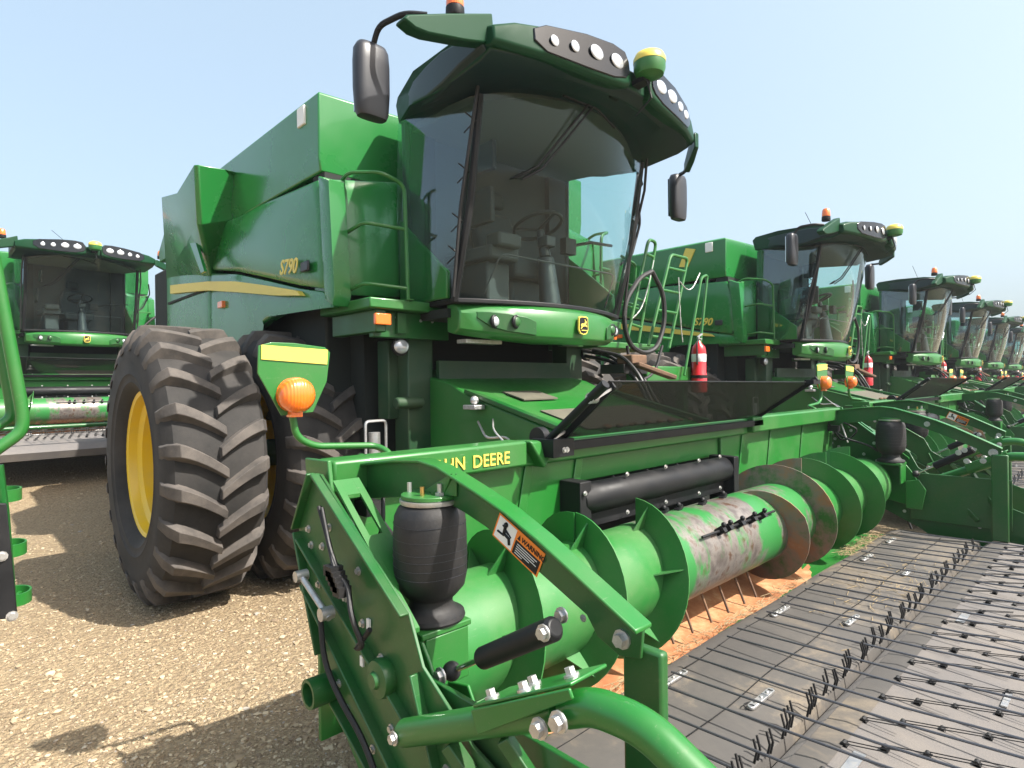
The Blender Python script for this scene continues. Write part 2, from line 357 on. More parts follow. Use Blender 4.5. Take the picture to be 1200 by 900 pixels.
    YA = A.y; G = on(263, 198, Y=YA-.03); H = on(286, 206, Y=YA+.1); I = on(285, 232, Y=YA+.1); J = on(268, 255, Y=YA+.1)
    J.x = max(J.x, 2.0)
    for sg in (-1, 1):
        f = (lambda x: x) if sg < 0 else mx
        mb = MB(); P = [A, B, C, D, E_, Fp]
        A2 = A+Vector((.03, -.03, .0)); F2 = Fp+Vector((.03, -.03, 0)); E2 = E_+Vector((.02, -.02, 0))
        vs = [A, B, C, D, E_, Fp, A2, F2, E2, G, H, I, J, Vector((2.3, A.y, A.z)), Vector((2.3, B.y, B.z)), Vector((2.3, C.y, C.z)), Vector((2.3, D.y, D.z)), Vector((2.3, J.y, J.z)), Vector((2.05, E_.y+.05, E_.z))]
        vs = [(f(v.x), v.y, v.z) for v in vs]
        fs = [(0, 5, 1), (1, 5, 3, 2), (5, 4, 3), (0, 6, 7, 5), (5, 7, 8, 4), (6, 9, 7), (9, 10, 11, 7), (7, 11, 12), (7, 12, 18, 8), (0, 1, 14, 13), (1, 2, 15, 14), (2, 3, 16, 15), (6, 0, 13, 9), (9, 13, 10), (10, 13, 17, 11), (11, 17, 12)]
        mb.add(vs, fs); hd = mb.build('rear_hood', 'green_panel', R, bevel=.008, angle=28)
        w1, w2, w3, w4 = [on(a, b2, X=1.76) for a, b2 in ((218, 271), (225, 268), (240, 318), (236, 320))]
        mb = MB(); mb.loft([[(f(1.78), p.y, p.z) for p in (w1, w2, w3, w4)], [(f(1.755), p.y, p.z) for p in (w1, w2, w3, w4)]]); mb.build('grab_handle', 'green_panel', hd)
    # ---- platform, rail, lamps
    for sg in (-1, 1):
        f = (lambda x: x) if sg < 0 else mx
        def bx(mb, x0, x1, *r): a, b2 = sorted((f(x0), f(x1))); return mb.box(a, b2, *r)
        mb = MB(); bx(mb, 2.03, 2.75, 3.45, 4.15, 2.05, 2.12)
        pl = mb.build('platform', 'green_paint', R, bevel=.01)
        mb = MB(); bx(mb, 2.12, 2.75, 3.56, 3.62, 1.87, 2.048); bx(mb, 2.1, 2.18, 3.5, 4.1, 1.9, 2.048); mb.build('platform_beam', 'green_frame', R, bevel=.006)
        mb = MB(); bx(mb, 2.08, 2.2, 3.465, 3.495, 1.945, 2.02); mb.build('side_marker', 'amber', R, bevel=.006)
        mb = MB(); bx(mb, 2.29, 2.36, 3.53, 3.6, 1.9, 2.04); mb.build('lamp_bracket', 'green_frame', R)
        mb = MB(); mb.lathe([(.045, .06), (.066, .02), (.066, 0), (.05, -.005)], (f(2.36), 3.6, 1.815), (0, 1, 0), 20); wl = mb.build('work_lamp', 'black_plastic', R)
        mb = MB(); mb.ball((f(2.36), 3.595, 1.815), .06, (1.0, .4, .85), 16); mb.build('lamp_lens', 'lens_white', wl)
        mb = MB(); r_ = .014
        path = [(2.05, 4.0, 2.1), (2.05, 3.99, 2.9), (2.05, 3.75, 3.0), (2.15, 3.5, 2.96), (2.31, 3.46, 2.9), (2.33, 3.46, 2.1)]
        mb.tube(rounded([(f(x), y, z) for x, y, z in path], .06), r_, 8)
        for z in (2.2, 2.6): mb.tube(rounded([(f(2.05), 3.99, z-.03), (f(2.05), 3.55, z+.02), (f(2.33), 3.46, z)], .05), r_*.9, 8)
        for x, y in ((2.05, 4.0), (2.33, 3.46)): bx(mb, x-.03, x+.03, y-.03, y+.03, 2.12, 2.128)
        mb.build('handrail', 'green_paint', R)
    # frame legs and hydraulics under the platform
    for x in (2.42, mx(2.42)): MB().box(x-.07, x+.07, 3.75, 3.9, 1.3, 1.87).build('frame_leg', 'green_shaded', R, bevel=.01)
    for s2 in (1, -1):
        mb = MB(); x = XC-s2*.85; mb.box(x-.1, x+.12, 3.62, 3.8, .85, 1.9); mb.cyl((x-s2*.22, 3.6, 1.42), (x, 3.6, 1.42), .04)
        mb.build('front_frame', 'green_shaded', R, bevel=.01)
    mb = MB(); mb.box(2.3, mx(2.3), 4.0, 4.2, .8, 2.05); mb.box(2.5, mx(2.5), 3.25, 4.0, 2.0, 2.06); mb.build('front_bulkhead', 'painted_shade', R)
    mb = MB(); x = 2.2; mb.cyl((x, 3.7, 1.0), (x, 3.7, 1.22), .04); mb.tube(rounded([(x-.08, 3.68, .95), (x-.08, 3.68, 1.3), (x+.08, 3.68, 1.3), (x+.08, 3.68, .95)], .03), .01, 6)
    mb.build('hydraulic_coupler', 'zinc', R)
    # feeder house: sloping conveyor box
    mb = MB(); x0, x1 = 2.62, mx(2.62)
    sec = [(4.3, 1.72), (3.4, 1.56), (3.15, 1.46), (2.2, 1.22), (2.12, 1.18), (2.12, .5), (2.5, .5), (4.3, 1.0)]
    mb.prism(sec, 'X', x0, x1); fh = mb.build('feeder_house', 'green_paint', R, bevel=.012)
    mb = MB()
    mb.loft([[(x0+.25, 2.75, 1.365), (x1-.2, 2.75, 1.365), (x1-.2, 2.35, 1.263), (x0+.25, 2.35, 1.263)], [(x0+.25, 2.75, 1.371), (x1-.2, 2.75, 1.371), (x1-.2, 2.35, 1.269), (x0+.25, 2.35, 1.269)]])
    mb.loft([[(2.95, 3.2, 1.483), (3.3, 3.2, 1.483), (3.3, 2.98, 1.43), (2.95, 2.98, 1.43)], [(2.95, 3.2, 1.492), (3.3, 3.2, 1.492), (3.3, 2.98, 1.439), (2.95, 2.98, 1.439)]])
    mb.cut(); mb.cuts[-1] = (8, 6); mb.build_each('wear_patch', 'dust_patch', fh)
    for x in (x0, x1-.04): MB().bar((x, 3.2, 1.5), (x, 2.15, 1.235), .05, .03).build('feeder_rail', 'green_frame', fh, bevel=.004)
    mb = MB(); mb.box(x0-.1, x0-.01, 3.0, 3.12, 1.38, 1.41); mb.ball((x0-.05, 3.06, 1.44), .03); mb.build('spring_bracket', 'zinc', fh, bevel=.004)
    MB().box(x0-.14, x0-.002, 2.3, 2.6, 1.05, 1.2).build('gear_cover', 'green_frame', fh, bevel=.01)
    mb = MB(); mb.tube(rounded([(x0-.03, 3.05, 1.3), (x0-.09, 2.9, 1.2), (x0-.05, 2.75, 1.22), (x0-.1, 2.6, 1.12)], .05), .008, 6); mb.tube(rounded([(x0-.03, 2.9, 1.32), (x0-.12, 2.8, 1.26), (x0-.1, 2.66, 1.15)], .05), .006, 6); mb.build('latch_cable', 'zinc', fh)
    mb = MB(); mb.box(2.66, x1-.03, 3.56, 3.6, 1.58, 1.72); mb.box(2.66, x1-.03, 3.53, 3.6, 1.56, 1.575); mb.build('feeder_shield', 'green_shaded', R)
    mb = MB()
    for k in range(7): mb.bolt((2.75+k*.2, 3.528, 1.567), (0, -1, 0), .01)
    for k, (x, z) in enumerate(((2.16, 2.0), (2.3, 2.01), (2.6, 2.0), (2.5, 2.0))): mb.bolt((x, 3.558, z), (0, -1, 0), .008)
    mb.build_each('bolt', 'zinc', R)
    # warning sticker on feeder side
    mb = MB(); mb.box(2.472, 2.478, 2.36, 2.46, 1.10, 1.18); mb.build('sticker', 'white_paint', fh); mb = MB(); mb.box(2.470, 2.4715, 2.36, 2.41, 1.105, 1.135); mb.build('sticker_mark', 'orange_label', fh)
    # multi-coupler hoses on the left of the feeder house
    mb = MB(); rnd = random.Random(3)
    for k in range(4):
        x = mx(2.5)+rnd.uniform(-.03, .08); y = 3.2+rnd.uniform(-.1, .1); z = 1.7+rnd.uniform(-.05, .05)
        mb.tube(rounded([(x, y+.3, z+.1), (x+.03, y, z+.04), (x+rnd.uniform(-.1, .2), y-.2, z-.12), (x+rnd.uniform(-.1, .2), y-.35, z-.4)], .1), .016, 8)
    mb.box(mx(2.55), mx(2.2), 3.05, 3.3, 1.62, 1.7); mb.build('hydraulic_hoses', 'black_rubber', R)
    mb = MB(); mb.box(mx(2.5), mx(2.28), 3.0, 3.16, 1.70, 1.78); mb.bar((mx(2.45), 3.0, 1.7), (mx(2.2)+.1, 2.85, 1.58), .1, .04); mb.build('coupler_block', 'rust_brown', R, bevel=.01)
    mb = MB(); rnd = random.Random(8)
    for k in range(9):
        x = 3.0+k*.12; mb.cut(); mb.ball((x, 2.32+rnd.uniform(-.03, .03), 1.275), rnd.uniform(.012, .028), (1.3, 1, .7))
    mb.build_each('debris_clump', 'rust_brown', fh)
    # ---- cab
    yf = lambda x: 2.3+.25*((x-XC)/1.12)**2
    yg_t = lambda x: 2.62+.25*((x-XC)/.88)**2     # windshield line, top
    yg_b = lambda x: 2.93+.22*((x-XC)/.88)**2
    mb = MB()   # cab floor / sill
    xs = [2.5+.88*2*k/12 for k in range(13)]
    flo = [(x, yg_b(x)-.012) for x in xs]+[(mx(2.5), 3.75), (2.5, 3.75)]
    mb.prism(flo, 'Z', 2.085, 2.12); cab = mb.build('cab', 'black_plastic', R, bevel=.008)
    # windshield curved glass
    def sheet(xs, ft, fb, zt_, zb, th, nn=8):
        rings = []
        for x in xs:
            col = []
            for k in range(nn+1):
                t = k/nn; z = zb(x)+(zt_(x)-zb(x))*t; y = fb(x)+(ft(x)-fb(x))*t-.03*math.sin(PI*t)
                col.append((x, y, z))
            rings.append(col+[(a, b2+th, c) for a, b2, c in reversed(col)])
        return rings
    topz = lambda x: 3.50-.13*((x-XC)/.88)**2
    mb = MB(); mb.loft(sheet(xs, yg_t, yg_b, topz, lambda x: 2.12, .006)); mb.build('windshield', 'glass', cab, angle=60)
    for sg in (-1, 1):
        f = (lambda x: x) if sg < 0 else mx
        tp, bt = Vector((f(2.5), yg_t(2.5), 3.37)), Vector((f(2.5), yg_b(2.5), 2.1))
        MB().tube([tp+Vector((0, .02, 0)), (tp+bt)/2+Vector((0, -.02, 0)), bt+Vector((0, .02, 0))], .028, 8).build('front_pillar', 'black_plastic', cab)
        mb = MB()    # side glass as a bowed sheet
        rings = []
        for k in range(7):
            t = k/6; yb, yt = yg_b(2.5)+.04+t*(3.72-yg_b(2.5)), yg_t(2.5)+.04+t*(3.72-yg_t(2.5)); bow = -.06*math.sin(PI*t*.8)*(1)
            col = []
            for j in range(7):
                u = j/6; col.append((f(2.5+bow-.02*math.sin(PI*u)), yb+(yt-yb)*u, 2.12+(3.37+.09*t-2.12)*u))
            rings.append(col+[(p[0]-sg*.006, p[1], p[2]) for p in reversed(col)])
        mb.loft(rings); mb.build('side_window', 'glass_side', cab, angle=60)
        mb = MB(); mb.tube([(f(2.52), 3.72, 2.1), (f(2.50), 3.72, 3.45)], .03, 8); mb.box(min(f(2.53), f(2.75)), max(f(2.53), f(2.75)), 3.70, 3.75, 2.1, 3.45); mb.build('rear_pillar', 'black_plastic', cab)
        mb = MB(); mb.prism([(3.76, 2.12), (3.2, 2.12), (3.2, 2.3), (3.76, 2.75)], 'X', *sorted((f(2.46), f(2.49)))); mb.build('lower_side_panel', 'green_paint', cab, bevel=.008)
        # pillar conduit and clips
        mb = MB(); mb.tube([(f(2.46), yg_t(2.5)-.01, 3.4), (f(2.44), yg_t(2.5)+.03, 3.15), (f(2.45), yg_b(2.5)-.12, 2.7), (f(2.45), yg_b(2.5)-.03, 2.12)], .012, 6)
        for z in (3.2, 2.9, 2.6, 2.4):
            mb.tube([(f(2.42), yg_t(2.5)+.02+(3.4-z)*.24, z+.05), (f(2.47), yg_t(2.5)-.02+(3.4-z)*.24, z), (f(2.44), yg_t(2.5)+.06+(3.4-z)*.24, z-.06)], .005, 5)
        mb.build('pillar_wiring', 'black_rubber', cab)
    mb = MB(); mb.box(2.55, mx(2.55), 3.76, 3.79, 2.1, 2.6); mb.box(2.55, 2.75, 3.76, 3.79, 2.6, 3.45); mb.box(2.75, mx(2.75), 3.76, 3.79, 2.6, 3.2); mb.box(mx(2.75), mx(2.55), 3.76, 3.79, 2.6, 3.45); mb.box(2.75, mx(2.75), 3.76, 3.79, 3.2, 3.45); mb.build('rear_wall', 'grey_fabric', cab)
    # interior
    mb = MB(); mb.loft([[(x, yg_t(x)+.08, topz(x)-.03) for x in xs]+[(mx(2.55), 3.74, 3.40), (2.55, 3.74, 3.40)], [(x, yg_t(x)+.1, topz(x)+.02) for x in xs]+[(mx(2.55), 3.74, 3.48), (2.55, 3.74, 3.48)]]); mb.build('headliner', 'headliner', cab)
    mb = MB()
    mb.box(3.14, 3.6, 3.25, 3.7, 2.35, 2.5); mb.loft([[(3.16, 3.62, 2.48), (3.58, 3.62, 2.48), (3.58, 3.74, 2.5), (3.16, 3.74, 2.5)], [(3.14, 3.66, 2.75), (3.6, 3.66, 2.75), (3.6, 3.78, 2.77), (3.14, 3.78, 2.77)], [(3.22, 3.70, 2.95), (3.52, 3.70, 2.95), (3.52, 3.8, 2.96), (3.22, 3.8, 2.96)]])
    mb.loft([[(3.26, 3.70, 3.0), (3.48, 3.7, 3.0), (3.48, 3.78, 3.0), (3.26, 3.78, 3.0)], [(3.28, 3.70, 3.13), (3.46, 3.7, 3.13), (3.46, 3.77, 3.13), (3.28, 3.77, 3.13)]])
    mb.box(3.2, 3.54, 3.35, 3.65, 2.12, 2.35); mb.build('operator_seat', 'grey_fabric', cab, bevel=.03)
    mb = MB(); mb.box(2.78, 3.06, 3.12, 3.66, 2.42, 2.52); mb.box(2.82, 3.04, 3.2, 3.6, 2.12, 2.42); mb.box(2.8, 3.02, 3.05, 3.2, 2.5, 2.6); mb.build('armrest_console', 'beige_trim', cab, bevel=.02)
    mb = MB(); mb.box(2.66, 2.7, 2.98, 3.2, 2.62, 2.86); mb.box(2.73, 2.77, 3.03, 3.2, 3.0, 3.2); mb.build('monitor', 'black_plastic', cab, bevel=.01)
    mb = MB(); mb.cyl((3.38, 3.12, 2.12), (3.38, 3.16, 2.5), .085, .06); mb.cyl((3.38, 3.16, 2.5), (3.38, 3.22, 2.72), .045, .03); mb.box(3.33, 3.43, 3.1, 3.2, 2.58, 2.66); mb.build('steering_column', 'grey_plastic', cab, bevel=.008)
    mb = MB(); c = Vector((3.38, 3.24, 2.76)); nrm = Vector((0, .35, .94)).normalized(); u = Vector((1, 0, 0)); v = nrm.cross(u)
    ring = [c+(u*math.cos(2*PI*k/24)+v*math.sin(2*PI*k/24))*.19 for k in range(25)]; mb.tube(ring, .015, 8, False)
    for a in (.5, 2.64, 4.71): mb.tube([c-nrm*.03, c+(u*math.cos(a)+v*math.sin(a))*.19], .012, 6)
    mb.build('steering_wheel', 'black_plastic', cab)
    mb = MB(); mb.tube(rounded([(2.7, 3.1, 2.16), (2.75, 2.98, 2.42), (4.0, 2.98, 2.42), (4.02, 3.1, 2.16)], .06), .006, 6); mb.build('foot_rail', 'grey_plastic', cab)
    mb = MB(); mb.tube([(3.55, 3.1, 2.6), (3.75, 3.02, 2.65), (4.15, 3.12, 2.7)], .012, 6); mb.box(3.5, 3.62, 3.06, 3.12, 2.54, 2.66); mb.build('display_arm', 'black_plastic', cab)
    # wiper, big one parked diagonally
    mb = MB(); yy = lambda x, z: yg_b(x)+(yg_t(x)-yg_b(x))*((z-2.12)/(3.45-2.12))-.06
    P = [(690, 122), (655, 165), (630, 195), (607, 207)]
    def onw(px, py):
        q = on(px, py, Y=2.75)
        for _ in range(12): q = on(px, py, Y=yy(q.x, q.z))
        return q
    for dx in (0, 8): mb.tube([onw(a+dx*.6, b2+dx*.4) for a, b2 in P], .008, 6)
    mb.tube([onw(607, 207), onw(600, 209), onw(612, 203)], .012, 6); mb.tube([onw(567, 116), onw(600, 208), onw(540, 350)][0:0] or [onw(660, 112), onw(700, 128), onw(720, 150)], .008, 6)
    mb.build('wiper', 'black_plastic', cab)
    # ---- roof
    mb = MB(); ns = 16; xr = [2.3+2*(XC-2.3)*k/ns for k in range(ns+1)]
    rings = []
    for x in xr:
        d = abs(x-XC)/1.08; e = max(0, d-.8)/.2
        yfr = yf(x)+.03; tz = 3.60-.02*d; bz = 3.47-.02*d
        gy = yg_t(x)-.02
        tp = lambda k: x+(XC-x)*k
        rings.append([(x, yfr, bz), (x, yfr, tz), (x, 2.9, 3.68-.04*d*d), (tp(.04), 3.4, 3.72-.06*d*d), (tp(.16), 3.78, 3.70-.04*d), (tp(.18), 3.84, 3.62), (tp(.18), 3.80, 3.47), (tp(.03), 3.4, 3.42), (x, gy+.12, 3.38+.1*(1-d*d)), (x, gy-.1, 3.40+.1*(1-d*d)), (x, yfr+.1, bz-.03)])
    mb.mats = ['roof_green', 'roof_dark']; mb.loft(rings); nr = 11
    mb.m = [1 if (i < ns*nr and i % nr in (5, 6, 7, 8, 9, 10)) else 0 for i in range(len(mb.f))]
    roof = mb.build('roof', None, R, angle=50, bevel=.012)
    # lower side skirts of the roof
    for sg in (-1, 1):
        f = (lambda x: x) if sg < 0 else mx
        mb = MB(); rings = []
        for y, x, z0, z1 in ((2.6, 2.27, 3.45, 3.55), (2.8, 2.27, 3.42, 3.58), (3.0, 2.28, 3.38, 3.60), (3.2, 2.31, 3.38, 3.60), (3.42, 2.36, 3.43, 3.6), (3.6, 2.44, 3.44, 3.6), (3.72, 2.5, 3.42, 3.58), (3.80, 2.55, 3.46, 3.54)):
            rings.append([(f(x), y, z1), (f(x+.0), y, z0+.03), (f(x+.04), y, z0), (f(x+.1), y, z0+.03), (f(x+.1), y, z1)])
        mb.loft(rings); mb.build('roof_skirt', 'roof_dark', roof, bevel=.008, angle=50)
    # light bar pods
    for sg in (-1, 1):
        f = (lambda x: x) if sg < 0 else mx
        st = [(2.29, 3.46, 3.59), (2.42, 3.45, 3.63), (2.62, 3.44, 3.65), (2.88, 3.42, 3.68), (3.08, 3.42, 3.69), (3.2, 3.43, 3.68), (3.27, 3.45, 3.6)]
        mb = MB(); rings = []
        for x, zb, ztp in st: rings.append([(f(x), yf(x)+.01, zb), (f(x), yf(x)-.02, zb+.03), (f(x), yf(x)-.01, ztp-.02), (f(x), yf(x)+.06, ztp), (f(x), yf(x)+.14, ztp-.005), (f(x), yf(x)+.12, zb+.03)])
        mb.loft(rings); pod = mb.build('light_pod', 'roof_green', roof, bevel=.012, angle=50)
        mb = MB(); rings = []
        for x, zb, ztp in [(2.52, 3.53, 3.6), (2.6, 3.475, 3.638), (2.88, 3.455, 3.665), (3.1, 3.46, 3.675), (3.21, 3.49, 3.66), (3.25, 3.53, 3.6)]:
            rings.append([(f(x), yf(x)-.026, zb), (f(x), yf(x)-.018, ztp), (f(x), yf(x)+.03, ztp), (f(x), yf(x)+.03, zb)])
        mb.loft(rings); mb.build('lamp_recess', 'black_gloss', pod, bevel=.006)
        for x, rr, z in ((2.65, .036, 3.555), (2.79, .038, 3.56), (2.955, .05, 3.57), (3.13, .05, 3.57)):
            mb = MB(); rw = rr*(1.25 if rr > .045 else 1)
            mb.ball((f(x), yf(x)-.024, z), rr, (rw/rr, .2, .9), 18); lp = mb.build('work_light', 'lens_white', pod)
    # roof side arms, beacons, mirrors
    for sg in (-1, 1):
        f = (lambda x: x) if sg < 0 else mx
        q = onY([(468, 25), (473, 20), (520, 18.5), (572, 18.5), (575, 55), (540, 51), (497, 43), (482, 37)], 2.62)
        q = [(f(x), z) for x, z in q]
        mb = MB()
        if sg < 0: mb.loft([[(x, 2.58, z) for x, z in q], [(x, 2.67, z) for x, z in q]])
        else: mb.loft([[(4.44, 2.5, 3.43), (4.50, 2.5, 3.43), (4.50, 2.5, 3.56), (4.44, 2.5, 3.56)], [(4.62, 2.66, 3.40), (4.68, 2.64, 3.40), (4.68, 2.64, 3.54), (4.62, 2.66, 3.54)], [(4.78, 2.80, 3.38), (4.83, 2.77, 3.38), (4.83, 2.77, 3.46), (4.78, 2.80, 3.46)]])
        arm = mb.build('mirror_arm', 'roof_green', R, bevel=.012)
        mb = MB(); bc = Vector((f(2.15), 2.69, 3.63)); mb.lathe([(.05, -.01), (.055, .0), (.053, .045), (.045, .05)], bc, (0, 0, 1), 20); bb = mb.build('beacon_base', 'black_plastic', R)
        mb = MB(); mb.lathe([(.05, .05), (.052, .07), (.046, .13), (.03, .15), (.002, .155)], bc, (0, 0, 1), 20); mb.build('beacon', 'amber', bb)
        c = Vector((f(1.78), 2.98, 3.24)); mb = MB(); rings = []
        for z, k in ((-.205, .62), (-.2, .8), (-.17, .92), (-.05, 1), (.1, 1), (.17, .95), (.2, .8), (.207, .6)):
            ring = []
            for j in range(20):
                a = 2*PI*j/20; px_, py_ = math.copysign(abs(math.cos(a))**.6, math.cos(a))*.112*k, math.copysign(abs(math.sin(a))**.7, math.sin(a))*.055*k
                ring.append(c+Vector((px_*.95+sg*0, py_, z)))
            rings.append(ring)
        mb.loft(rings); mi = mb.build('mirror', 'grey_plastic', R, angle=50)
        mb = MB(); mb.box(c.x-.08, c.x+.08, c.y+.05, c.y+.056, c.z-.17, c.z+.17); mb.build('mirror_glass', 'chrome', mi)
        MB().tube(rounded([(f(1.78), 2.96, 3.43), (f(1.78), 2.9, 3.52), (f(1.83), 2.72, 3.53), (f(1.92), 2.64, 3.52)] if sg < 0 else [(4.98, 2.98, 3.43), (4.98, 2.96, 3.45), (4.9, 2.86, 3.43), (4.8, 2.79, 3.42)], .06), .016, 8).build('mirror_bracket', 'black_plastic', mi)
    # GPS receiver dome
    g = Vector((3.38, 2.22, 3.60)); mb = MB(); mb.lathe([(.04, -.075), (.09, -.06), (.102, -.025), (.102, .018)], g, (0, 0, 1), 28); gp = mb.build('receiver_dome', 'green_paint', R)
    mb = MB(); mb.lathe([(.104, .0165), (.104, .04), (.09, .07), (.057, .088), (.002, .092)], g, (0, 0, 1), 28); mb.build('dome_cap', 'yellow_decal', gp)
    mb = MB(); mb.tube([g+Vector((0, .02, -.09)), g+Vector((.02, .0, -.2)), g+Vector((-.02, .1, -.3))], .006, 6); mb.bar(g+Vector((0, .02, -.08)), g+Vector((0, .3, -.1)), .08, .03); mb.build('dome_mount', 'black_plastic', gp)
    # whip aerials
    MB().tube([(2.7, 3.6, 3.6), (2.66, 3.65, 4.6)], .003, 5).build('aerial', 'black_plastic', roof) if False else None
    MB().tube([(3.3, 3.2, 3.68), (2.95, 3.25, 4.0)], .004, 5).build('aerial', 'black_plastic', roof)
    # ---- nose hood below the windshield
    yn = lambda x: 2.84+.33*((x-XC)/.85)**2
    mb = MB(); rings = []; ns = 20
    for k in range(ns+1):
        x = 2.53+.85*2*k/ns; d = abs(x-XC)/.85
        tz = 2.085+.02*d*d; bz = 1.83+.055*d*d*d
        rings.append([(x, yn(x)+.5*(1-d*.75), tz+.02), (x, yn(x)+.10, tz+.012), (x, yn(x)+.01, tz-.035), (x, yn(x)-.02, (tz+bz)/2+.03), (x, yn(x)+.0, bz+.03), (x, yn(x)+.06, bz), (x, yn(x)+.5*(1-d*.75), bz+.02)])
    mb.loft(rings); nose = mb.build('nose_hood', 'green_paint', R, bevel=.01, angle=35)
    for sg in (-1, 1):
        f = (lambda x: x) if sg < 0 else mx
        mb = MB(); rings = []
        for x, z0, z1 in ((2.62, 1.99, 2.03), (2.7, 1.93, 2.03), (2.8, 1.90, 2.02), (2.92, 1.885, 2.0), (2.99, 1.875, 1.97)):
            rings.append([(f(x), yn(x)-.022, z0), (f(x), yn(x)-.024, z1), (f(x), yn(x)+.02, z1), (f(x), yn(x)+.02, z0)])
        mb.loft(rings); rc = mb.build('headlight_recess', 'green_frame', nose, bevel=.004)
        for x in (2.72, 2.85):
            mb = MB(); mb.lathe([(.045, .0), (.048, .015), (.04, .022)], (f(x), yn(x)-.01, 1.965), (-sg*0-.3*(-sg)*-1, -1, 0), 20); hl = mb.build('headlight', 'black_plastic', nose)
            MB().ball((f(x), yn(x)-.03, 1.965), .034, (1, .4, 1), 14).build('headlight_lens', 'lens_white' if x < 2.8 else 'green_frame', hl)
    # shield badge with leaping animal
    bc = Vector((3.38, 2.808, 1.96)); sh = [(-.05, .055), (-.03, .065), (.03, .065), (.05, .055), (.053, -.03), (.035, -.06), (0, -.068), (-.035, -.06), (-.053, -.03)]
    mb = MB(['yellow_decal', 'black_plastic', 'yellow_decal'])
    mb.mat(0).prism([(bc.x+x*1.0, bc.z+z) for x, z in sh], 'Y', bc.y, bc.y-.012)
    mb.mat(1).prism([(bc.x+x*.84, bc.z+z*.86) for x, z in sh], 'Y', bc.y-.01, bc.y-.015)
    deer = [(-.038, .0), (-.026, .012), (.004, .012), (.012, .03), (.004, .045), (.012, .044), (.018, .034), (.026, .03), (.034, .02), (.024, .018), (.02, .004), (.034, -.006), (.032, -.014), (.014, -.006), (.0, -.008), (-.014, -.01), (-.034, -.03), (-.04, -.028), (-.03, -.01)]
    mb.mat(2).prism([(bc.x+x*.95, bc.z+z*.95) for x, z in deer], 'Y', bc.y-.014, bc.y-.019)
    mb.mat(2).prism([(bc.x+x, bc.z+z) for x, z in ((-.03, -.04), (.03, -.04), (.03, -.034), (-.03, -.034))], 'Y', bc.y-.014, bc.y-.019)
    mb.build('badge', None, nose)
    MB().box(2.62, 2.95, 3.2, 3.3, 1.83, 1.855).build('step_plate', 'zinc', R)
    # ---- left side: landing, ladders, hoses
    YL = 3.3
    mb = MB(); mb.box(4.3, 5.35, 3.4, 4.1, 1.86, 1.92); mb.box(5.0, 5.95, 3.35, 3.6, 1.55, 1.7); mb.box(5.75, 5.85, 3.4, 3.5, 1.0, 1.7); mb.build('landing', 'green_paint', R, bevel=.01)
    def ladder(lft, rgt, rungs, top=True):
        mb = MB(); a = [on(*p, Y=YL) for p in lft]; b2 = [on(*p, Y=YL+.03) for p in rgt]
        mb.tube(rounded(a+b2[::-1], .07, 5), .016, 8)
        for t in rungs:
            pa = a[0].lerp(a[-1], t); pb = b2[0].lerp(b2[-1], t); mb.tube([pa, pb], .014, 8)
        return mb.build('ladder', 'green_paint', R)
    ladder([(735, 398), (760, 280)], [(748, 402), (769, 284)], (.15, .4, .62, .85))
    ladder([(760, 405), (786, 298)], [(784, 408), (806, 303)], (.1, .38, .6, .85))
    mb = MB(); mb.tube(rounded([on(802, 440, Y=YL), on(822, 325, Y=YL), on(829, 322, Y=YL), on(820, 410, Y=YL)], .05), .014, 8)
    mb.tube(rounded([on(728, 300, Y=3.5), on(745, 310, Y=3.5), on(744, 330, Y=3.5)], .05), .014, 8)
    for y_ in (330, 352, 356): mb.tube([on(722, y_, Y=3.55), on(748, y_+6, Y=3.5)], .011, 6)
    mb.build('grab_rail', 'green_paint', R)
    mb = MB(); mb.tube(rounded([on(748, 235, Y=3.1), on(750, 262, Y=3.1), on(740, 300, Y=3.1), on(727, 310, Y=3.1)], .05), .012, 8); mb.build('door_handle_rail', 'black_plastic', R)
    mb = MB()
    for path, r_ in (([(764, 318), (778, 345), (779, 380), (770, 408), (755, 415), (738, 405), (731, 380), (733, 352), (750, 325), (764, 318)], .022), ([(735, 405), (738, 430), (752, 447), (768, 436), (776, 405)], .014)):
        P = [on(*p, Y=YL-.12) for p in path]; mb.tube(rounded(P, .25, 5), r_, 8)
    mb.build('hose_loop', 'black_rubber', R)
    mb = MB()
    for a, b2 in (((766, 305), (742, 372)), ((797, 330), (820, 320)), ((795, 325), (800, 400))):
        p, q = on(*a, Y=YL-.05), on(*b2, Y=YL-.05)
        for k in range(14):
            t = k/14; c = p.lerp(q, t)+Vector((0, 0, -.25*math.sin(PI*t)*.5)); t2 = (k+1.2)/14; c2 = p.lerp(q, t2)+Vector((0, 0, -.25*math.sin(PI*min(1, t2))*.5))
            mb.tube([c, c2], .0045 if k % 2 else .0065, 5)
    mb.build('chain', 'zinc', R)
    return R

